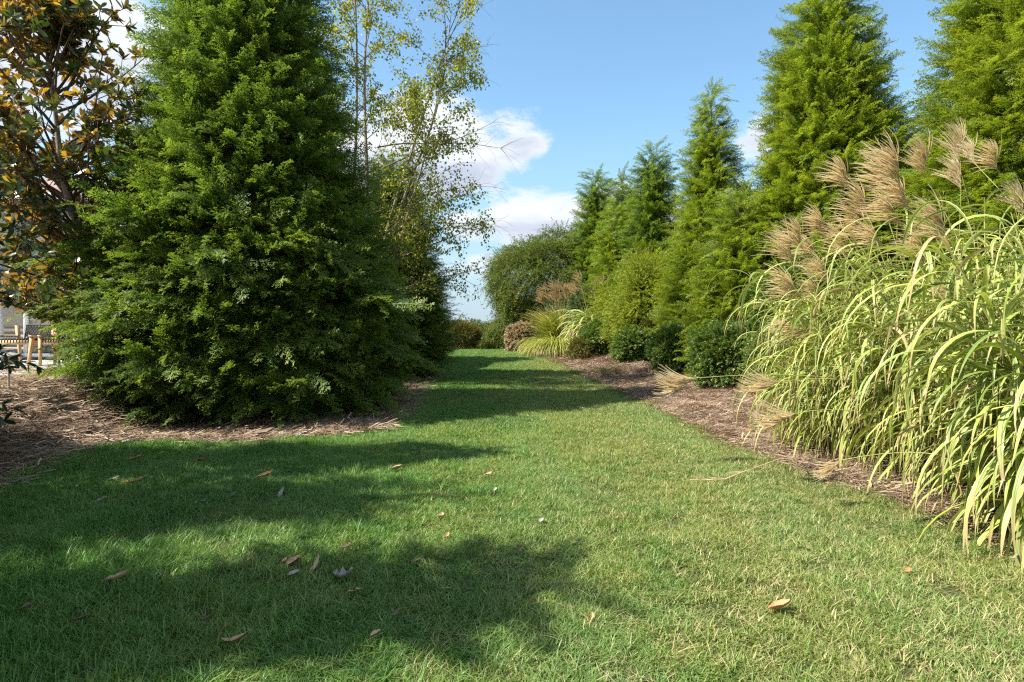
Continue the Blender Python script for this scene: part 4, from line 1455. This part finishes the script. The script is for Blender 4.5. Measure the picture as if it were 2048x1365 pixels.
def gpt(px, py):
    """ground point seen at a pixel"""
    lo, hi = 1.0, 60.0
    for _ in range(50):
        m = (lo + hi) / 2
        p = unproj(px, py, m)
        if p[2] > gz(p[0], p[1]): lo = m
        else: hi = m
    p = unproj(px, py, lo)
    return p[0], p[1], float(gz(p[0], p[1]))


GL = 'fallen leaves on the lawn'
leaves = [  # px, py, length px, heading deg, kind, width ratio, curl, label
    (1562, 1226, 50, 80, 'leaf_orange', .55, .5, 'large curled orange brown leaf alone on the sunny lawn'),
    (1815, 1148, 20, 60, 'leaf_orange', .6, .4, 'small orange leaf below the drooping blades at right'),
    (1497, 864, 20, 80, 'leaf_orange', .5, .3, 'orange leaf on the mulch under the flopped plume'),
    (268, 921, 40, 85, 'leaf_orange', .3, .4, 'narrow tan orange leaf nearest the left mulch corner'),
    (407, 922, 26, 95, 'leaf_orange', .4, .4, 'short orange leaf in shade right of the narrow tan one'),
    (272, 966, 38, 62, 'leaf_orange', .32, .6, 'rolled orange leaf in shade at the left'),
    (226, 962, 24, 40, 'leaf_grey', .4, .4, 'pale grey leaf beside the rolled orange one'),
    (203, 1004, 24, 30, 'leaf_grey', .5, .3, 'grey leaf lowest of the pair at far left'),
    (322, 908, 14, 20, 'leaf_tan', .6, .3, 'tiny tan leaf below the mulch corner'),
    (530, 956, 32, 50, 'leaf_orange', .35, .6, 'curled orange tan leaf in middle shade'),
    (466, 994, 18, 70, 'leaf_grey', .5, .4, 'small white leaf left of the upright pale one'),
    (564, 991, 26, 10, 'leaf_grey', .4, .5, 'pale upright leaf standing in the shaded grass'),
    (400, 1010, 34, 85, 'leaf_grey', .3, .3, 'thin grey leaf flat in the middle shade'),
    (248, 886, 22, 70, 'leaf_grey', .3, .3, 'pale thin leaf close under the left mulch edge'),
    (587, 1130, 34, 30, 'leaf_brown', .8, .3, 'round brown grey leaf left of the long tan one'),
    (570, 1126, 16, 10, 'leaf_orange', .5, .3, 'small orange brown leaf touching the round brown leaf'),
    (626, 1140, 52, 22, 'leaf_tan', .22, .25, 'long straight tan leaf standing diagonally'),
    (587, 1154, 24, 60, 'leaf_grey', .6, .4, 'crumpled grey leaf just below the round brown one'),
    (690, 1098, 24, 50, 'leaf_brown', .5, .4, 'dark leaf above the grey lobed one'),
    (690, 1155, 42, 105, 'leaf_grey', .5, .6, 'lilac grey lobed leaf right of the long tan leaf'),
    (713, 1191, 36, 80, 'leaf_tan', .35, .4, 'short tan leaf below the lobed grey one'),
    (472, 1287, 56, 85, 'leaf_tan', .25, .4, 'long tan leaf lying flat near the bottom edge'),
    (412, 1246, 34, 95, 'leaf_brown', .3, .5, 'dark curled leaf above the bottom long tan one'),
    (236, 1167, 44, 60, 'leaf_tan', .35, .7, 'rolled grey tan leaf in the lower left shade'),
    (56, 1222, 24, 40, 'leaf_brown', .5, .4, 'dark brown leaf at the far lower left'),
    (160, 1248, 30, 80, 'leaf_brown', .35, .4, 'dull brown leaf right of the far lower left one'),
    (795, 941, 24, 70, 'leaf_tan', .6, .6, 'crumpled tan leaf in the lit band by the shadow'),
    (977, 949, 14, 60, 'leaf_tan', .6, .4, 'pale tan leaf at the tip of the middle shadow'),
    (990, 983, 16, 20, 'leaf_grey', .5, .4, 'small pale leaf on the sunny grass below the shadow tip'),
    (1083, 1047, 18, 20, 'leaf_grey', .6, .5, 'whitish curled leaf in the middle of the sunny lawn'),
    (880, 1034, 16, 40, 'leaf_tan', .7, .4, 'small round tan leaf in the middle left shade'),
    (895, 1077, 18, 10, 'leaf_orange', .5, .5, 'small orange brown leaf above the long pointed shadow'),
    (1041, 1106, 16, 20, 'leaf_brown', .6, .5, 'dark reddish leaf in the tip of the pointed shadow'),
    (832, 1130, 20, 60, 'leaf_brown', .5, .4, 'brown leaf inside the pointed shadow'),
    (790, 1236, 20, 30, 'leaf_brown', .6, .4, 'dull brown leaf below the pointed shadow'),
    (1183, 1240, 16, 10, 'leaf_orange', .5, .4, 'small reddish leaf upright in the sunny lower lawn'),
    (752, 1278, 24, 50, 'leaf_tan', .5, .5, 'crumpled tan leaf low in the sunny patch'),
    (603, 872, 30, 30, 'leaf_grey', .5, .3, 'grey leaf at the edge of mulch under the conifer'),
    (520, 872, 60, 85, 'leaf_brown', .35, .3, 'long dull brown leaf on the mulch under the conifer'),
    (270, 1030, 22, 10, 'leaf_brown', .4, .4, 'dark red leaf between grey leaves at left'),
]
for i, (px, py, lp, hd, mk, wd, cu, lab) in enumerate(leaves):
    x_, y_, z_ = gpt(px, py + 6)
    L = lp * y_ / F * 1.0
    o = link('fallen_leaf', dead_leaf_mesh(700 + i, M[mk], wd, cu, 'lobed' in lab), label=lab, cat='leaf', group=GL)
    o.scale = (L, L, L)
    stand = R_(38 if ('upright' in lab or 'diagonal' in lab) else 14)
    o.rotation_euler = (stand, R_(rng.normal() * 8), R_(-hd))
    o.location = (x_, y_, z_ + .032 + L * .06)

# leaf litter on the left bed
n = 2600
x = rng.uniform(-9, -2, n); y = rng.uniform(5.2, 12, n)
k = (x < XL(y) - .03); x, y = x[k], y[k]
P = np.stack([x, y, gz(x, y) + .03 + rng.random(len(x)) * .02], -1)
bb = Buf(); a = rng.random(len(x)) * 6.28
bb.place(LEAF[0], LEAF[1], frames(np.stack([np.cos(a), np.sin(a), rng.normal(0, .25, len(x))], -1), rng.normal(0, .45, (len(x), 3)) + [0, 0, 1.]), P, rng.uniform(.05, .15, len(x)), LEAF[2])
link('leaf_litter', bb.mesh('leaf_litter', M['litter'], True), label='dead magnolia leaves strewn over the left mulch bed', cat='leaf litter', kind='stuff')
# few fragments on the right bed
n = 260
x = rng.uniform(1, 6, n); y = rng.uniform(4, 24, n); k = x > XR(y) + .05; x, y = x[k], y[k]
P = np.stack([x, y, gz(x, y) + .03], -1); a = rng.random(len(x)) * 6.28
bb = Buf(); bb.place(LEAF[0], LEAF[1], frames(np.stack([np.cos(a), np.sin(a), rng.normal(0, .2, len(x))], -1), rng.normal(0, .4, (len(x), 3)) + [0, 0, 1.]), P, rng.uniform(.03, .08, len(x)), LEAF[2])
link('leaf_litter', bb.mesh('leaf_litter', M['litter'], True), label='dry leaf fragments on the right mulch bed', cat='leaf litter', kind='stuff')

# ------------------------------------------------------------------ house, patio, chairs, path light
M['siding'] = solid_mat('grey_tan_siding', (.25, .23, .19), (.29, .265, .22), 3, .8)
M['stucco'] = solid_mat('beige_panel', (.42, .38, .32), (.47, .43, .36), 2, .85)
M['white'] = solid_mat('white_trim', (.72, .74, .78), (.80, .81, .83), 3, .5)
M['roofing'] = solid_mat('brown_roof', (.20, .14, .12), (.30, .22, .19), 10, .9, .3)
M['paver'] = solid_mat('paver_stone', (.44, .44, .45), (.58, .58, .58), 5, .85, .2)
M['grout'] = solid_mat('paver_base', (.16, .13, .11), (.24, .2, .17), 10, .95)
M['wood'] = solid_mat('tan_wood', (.42, .25, .11), (.56, .36, .18), 12, .55, .15, (1, 1, .15))
M['weave'] = solid_mat('dark_rope', (.018, .017, .018), (.04, .038, .038), 20, .7)
M['brickwork'] = solid_mat('brown_skirting', (.13, .10, .085), (.19, .15, .125), 6, .85)


def glass_mat():
    m, T = new_mat('window_glass')
    p = T.n('ShaderNodeBsdfPrincipled')
    p.inputs['Base Color'].default_value = (.05, .07, .10, 1)
    p.inputs['Roughness'].default_value = .04
    p.inputs['Specular IOR Level'].default_value = .9
    o = T.n('ShaderNodeOutputMaterial'); T.link(p.outputs[0], o.inputs[0])
    return m


M['glass'] = glass_mat()
PZ = .97
patio = thing('patio', 'pale paved patio behind the left mulch bed', 'patio', (-11.0, 12.6, PZ))
b = Buf(); v = np.array([(-7.42, 9.15), (-8.35, 12.4), (-8.2, 17.4), (-20, 17.4), (-20, 6.2), (-8.2, 6.2)])
# sloped front edge polygon as slab
pv = np.array([[-7.35, 9.1], [-8.3, 12.4], [-8.3, 17.2], [-19, 17.2], [-19, 9.1]]) - [-11.0, 12.6]
V = np.concatenate([np.c_[pv, np.full(5, -.03)], np.c_[pv, np.full(5, -.5)]])
me = make_mesh('slab', V, [np.array([[0, 1, 2, 3, 4]])] + [np.array([[k, k + 5, (k + 1) % 5 + 5, (k + 1) % 5] for k in range(5)])], M['grout'])
link('slab', me, patio)
bp = Buf(); bp.box((0, 0, -.02), (.585, .585, .055)); pm = bp.mesh('paver', M['paver'])
cnt = 0
for iy in range(14):
    for ix in range(22):
        x_ = -7.6 - ix * .6 - (.3 if iy % 2 else 0); y_ = 9.4 + iy * .6
        xe = np.interp(y_, [9.1, 12.4, 17.2], [-7.35, -8.3, -8.3])
        if x_ + .25 > xe or x_ < -.86 * y_ - 1.6 or y_ > 16.9: continue
        o = link('paver', pm, patio); o.location = (x_ + 11.0, y_ - 12.6, rng.normal() * .001); cnt += 1

# house
hx0, hx1, hy = -22.0, -6.3, 17.3
house = thing('house', 'beige house with white trim glimpsed behind the magnolia tree', 'house', (hx0, hy, PZ))
O = np.array([hx0, hy, PZ])


def hpart(name, boxes, mat, parent=house):
    b = Buf()
    for c_, d_ in boxes: b.box(np.array(c_) - O, d_)
    return link(name, b.mesh(name, mat), parent)


hpart('wall', [((-14.15, 19.3, 3.0), (15.7, 4, 4.1))], M['stucco'])
for k in range(5):
    hpart('siding_board', [((-14.15, 17.27 - .01 * (k % 1), PZ + .02 + .1 + k * .17), (15.7, .035, .155))], M['siding'])
hpart('frieze', [((-14.15, 17.0, 4.75), (15.9, .35, 1.15))], M['stucco'])
rf = Buf(); rx0, rx1 = -22.4, -5.9
V = np.array([[rx0, 16.5, 5.3], [rx1, 16.5, 5.3], [rx1, 21.5, 7.0], [rx0, 21.5, 7.0], [rx0, 16.5, 5.42], [rx1, 16.5, 5.42], [rx1, 21.5, 7.12], [rx0, 21.5, 7.12]]) - O
rf.add(V, [[0, 3, 2, 1], [4, 5, 6, 7], [0, 1, 5, 4], [1, 2, 6, 5], [2, 3, 7, 6], [3, 0, 4, 7]])
rfo = link('roof', rf.mesh('roof', M['roofing']), house)
hpart('gutter', [((-14.15, 16.44, 5.33), (16.5, .12, .12))], M['white'])
for cx in (-13.9, -11.4, -9.3):
    hpart('column', [((cx, 16.8, PZ + 1.6), (.26, .26, 3.2)), ((cx, 16.8, PZ + 3.12), (.36, .36, .14)), ((cx, 16.8, PZ + .12), (.36, .36, .22))], M['white'])
hpart('downspout', [((-13.35, 17.18, PZ + 1.8), (.1, .08, 3.4)), ((-12.9, 17.10, PZ + .14), (.9, .1, .1))], M['white'])
for cx, cw in ((-12.9, .95), (-10.6, 1.0), (-15.3, 1.1), (-8.3, .9)):
    w_ = hpart('window', [((cx, 17.27, PZ + 2.05), (cw + .2, .06, 1.9))], M['white'])
    hpart('pane', [((cx, 17.235, PZ + 2.05 + s * .44), (cw, .02, .8)) for s in (-1, 1)], M['glass'], w_)


def chair(label, x, y, rz, wdt=.68):
    root = thing('patio_chair', label, 'chair', (x, y, PZ + .01), 'wooden patio chairs', rz)
    for sx in (-1, 1):
        for sy in (-1, 1):
            b = Buf()
            top = np.array([sx * wdt / 2, sy * .26, .60 if sy < 0 else .86]); bot = np.array([sx * (wdt / 2 - .03), sy * .32, 0])
            q = []
            for p, w_ in ((bot, .02), (top, .032)):
                for (a_, c_) in ((-1, -1), (1, -1), (1, 1), (-1, 1)): q.append(p + np.array([a_ * w_, c_ * w_, 0]))
            b.add(q, [[0, 3, 2, 1], [4, 5, 6, 7], [0, 1, 5, 4], [1, 2, 6, 5], [2, 3, 7, 6], [3, 0, 4, 7]])
            link('leg', b.mesh('leg', M['wood']), root)
    b = Buf()
    b.box((0, -.27, .49), (wdt - .08, .045, .09)); b.box((0, .27, .49), (wdt - .08, .045, .09))
    b.box((-wdt / 2 + .02, 0, .49), (.045, .5, .09)); b.box((wdt / 2 - .02, 0, .49), (.045, .5, .09))
    link('seat_frame', b.mesh('seat_frame', M['wood']), root)
    for sx in (-1, 1):
        b = Buf(); b.box((sx * wdt / 2, 0, .625), (.07, .62, .035)); link('armrest', b.mesh('armrest', M['wood']), root)
    b = Buf()
    for k in range(12):
        xx = -wdt / 2 + .06 + k * (wdt - .12) / 11
        b.box((xx, -.27, .52), (.018, .055, .07)); b.box((xx, 0, .548), (.03, .5, .016))
    for k in range(9):
        b.box((0, -.22 + k * .055, .562), (wdt - .1, .03, .012))
    link('woven_seat', b.mesh('woven_seat', M['weave']), root)
    b = Buf()
    for k in range(-5, 9):
        for s in (-1, 1):
            p0 = np.array([-.30 + k * .075, .29, .58]); p1 = p0 + np.array([s * .2, .05, .28])
            p0[0] = np.clip(p0[0], -.3, .3); p1[0] = np.clip(p1[0], -.3, .3)
            b.tube([p0, p1], [.009, .009], 5)
    b.tube([[-.32, .3, .58], [.32, .3, .58]], [.014, .014], 6); b.tube([[-.32, .35, .87], [.32, .35, .87]], [.016, .016], 6)
    link('rope_backrest', b.mesh('rope_backrest', M['weave']), root)


chair('wooden patio chair with woven dark rope seat, right one of the pair', -9.5, 13.3, R_(6))
chair('wooden patio chair with woven dark rope seat, at the left edge behind the path light', -10.45, 13.4, R_(-8), .9)

# path light
x_, y_ = -6.6, 8.2
g = float(gz(x_, y_)); ht = 1.5 - 22 * 8.2 / F - g
root = thing('path_light', 'black capped garden path light standing in the left mulch', 'lamp', (x_, y_, g))
M['lampmetal'] = solid_mat('brushed_metal', (.30, .28, .27), (.42, .40, .38), 20, .3, spec=.8)
M['diffuser'] = solid_mat('cream_lens', (.62, .57, .40), (.70, .66, .50), 8, .35)
b = Buf(); b.tube([[0, 0, -.1], [0, 0, ht - .17]], [.014, .014], 10); link('post', b.mesh('post', M['lampmetal'], True), root)
b = Buf(); b.tube([[0, 0, ht - .17], [0, 0, ht - .16], [0, 0, ht - .05]], [.02, .055, .062], 16); link('lens', b.mesh('lens', M['diffuser'], True), root)
b = Buf()
prof = [(.155, ht - .062), (.158, ht - .055), (.13, ht - .035), (.07, ht - .012), (.02, ht), (.001, ht + .003)]
b.tube([[0, 0, p[1]] for p in prof], [p[0] for p in prof], 24); b.tube([[0, 0, ht - .062], [0, 0, ht - .0621]], [.155, .001], 24)
link('cap', b.mesh('cap', M['lampmetal'], True), root)

# small white building glimpsed far away under the shrubs
fx, fy = -2.75, 46.
g = float(gz(fx, fy))
fz = 1.5 - 22 * fy / F
root = thing('white_building', 'tiny white building with dark openings glimpsed below the far shrubs', 'building', (fx, fy, fz - 1.2))
b = Buf(); b.box((0, 0, .8), (2.3, 1.5, 1.7)); link('wall', b.mesh('wall', M['white']), root)
b = Buf(); b.box((0, 0, 1.70), (2.5, 1.7, .1)); link('roof', b.mesh('roof', M['roofing']), root)
for sx in (-.55, .35):
    b = Buf(); b.box((sx, -.76, 1.0), (.25, .03, .25)); link('window', b.mesh('window', M['glass']), root)
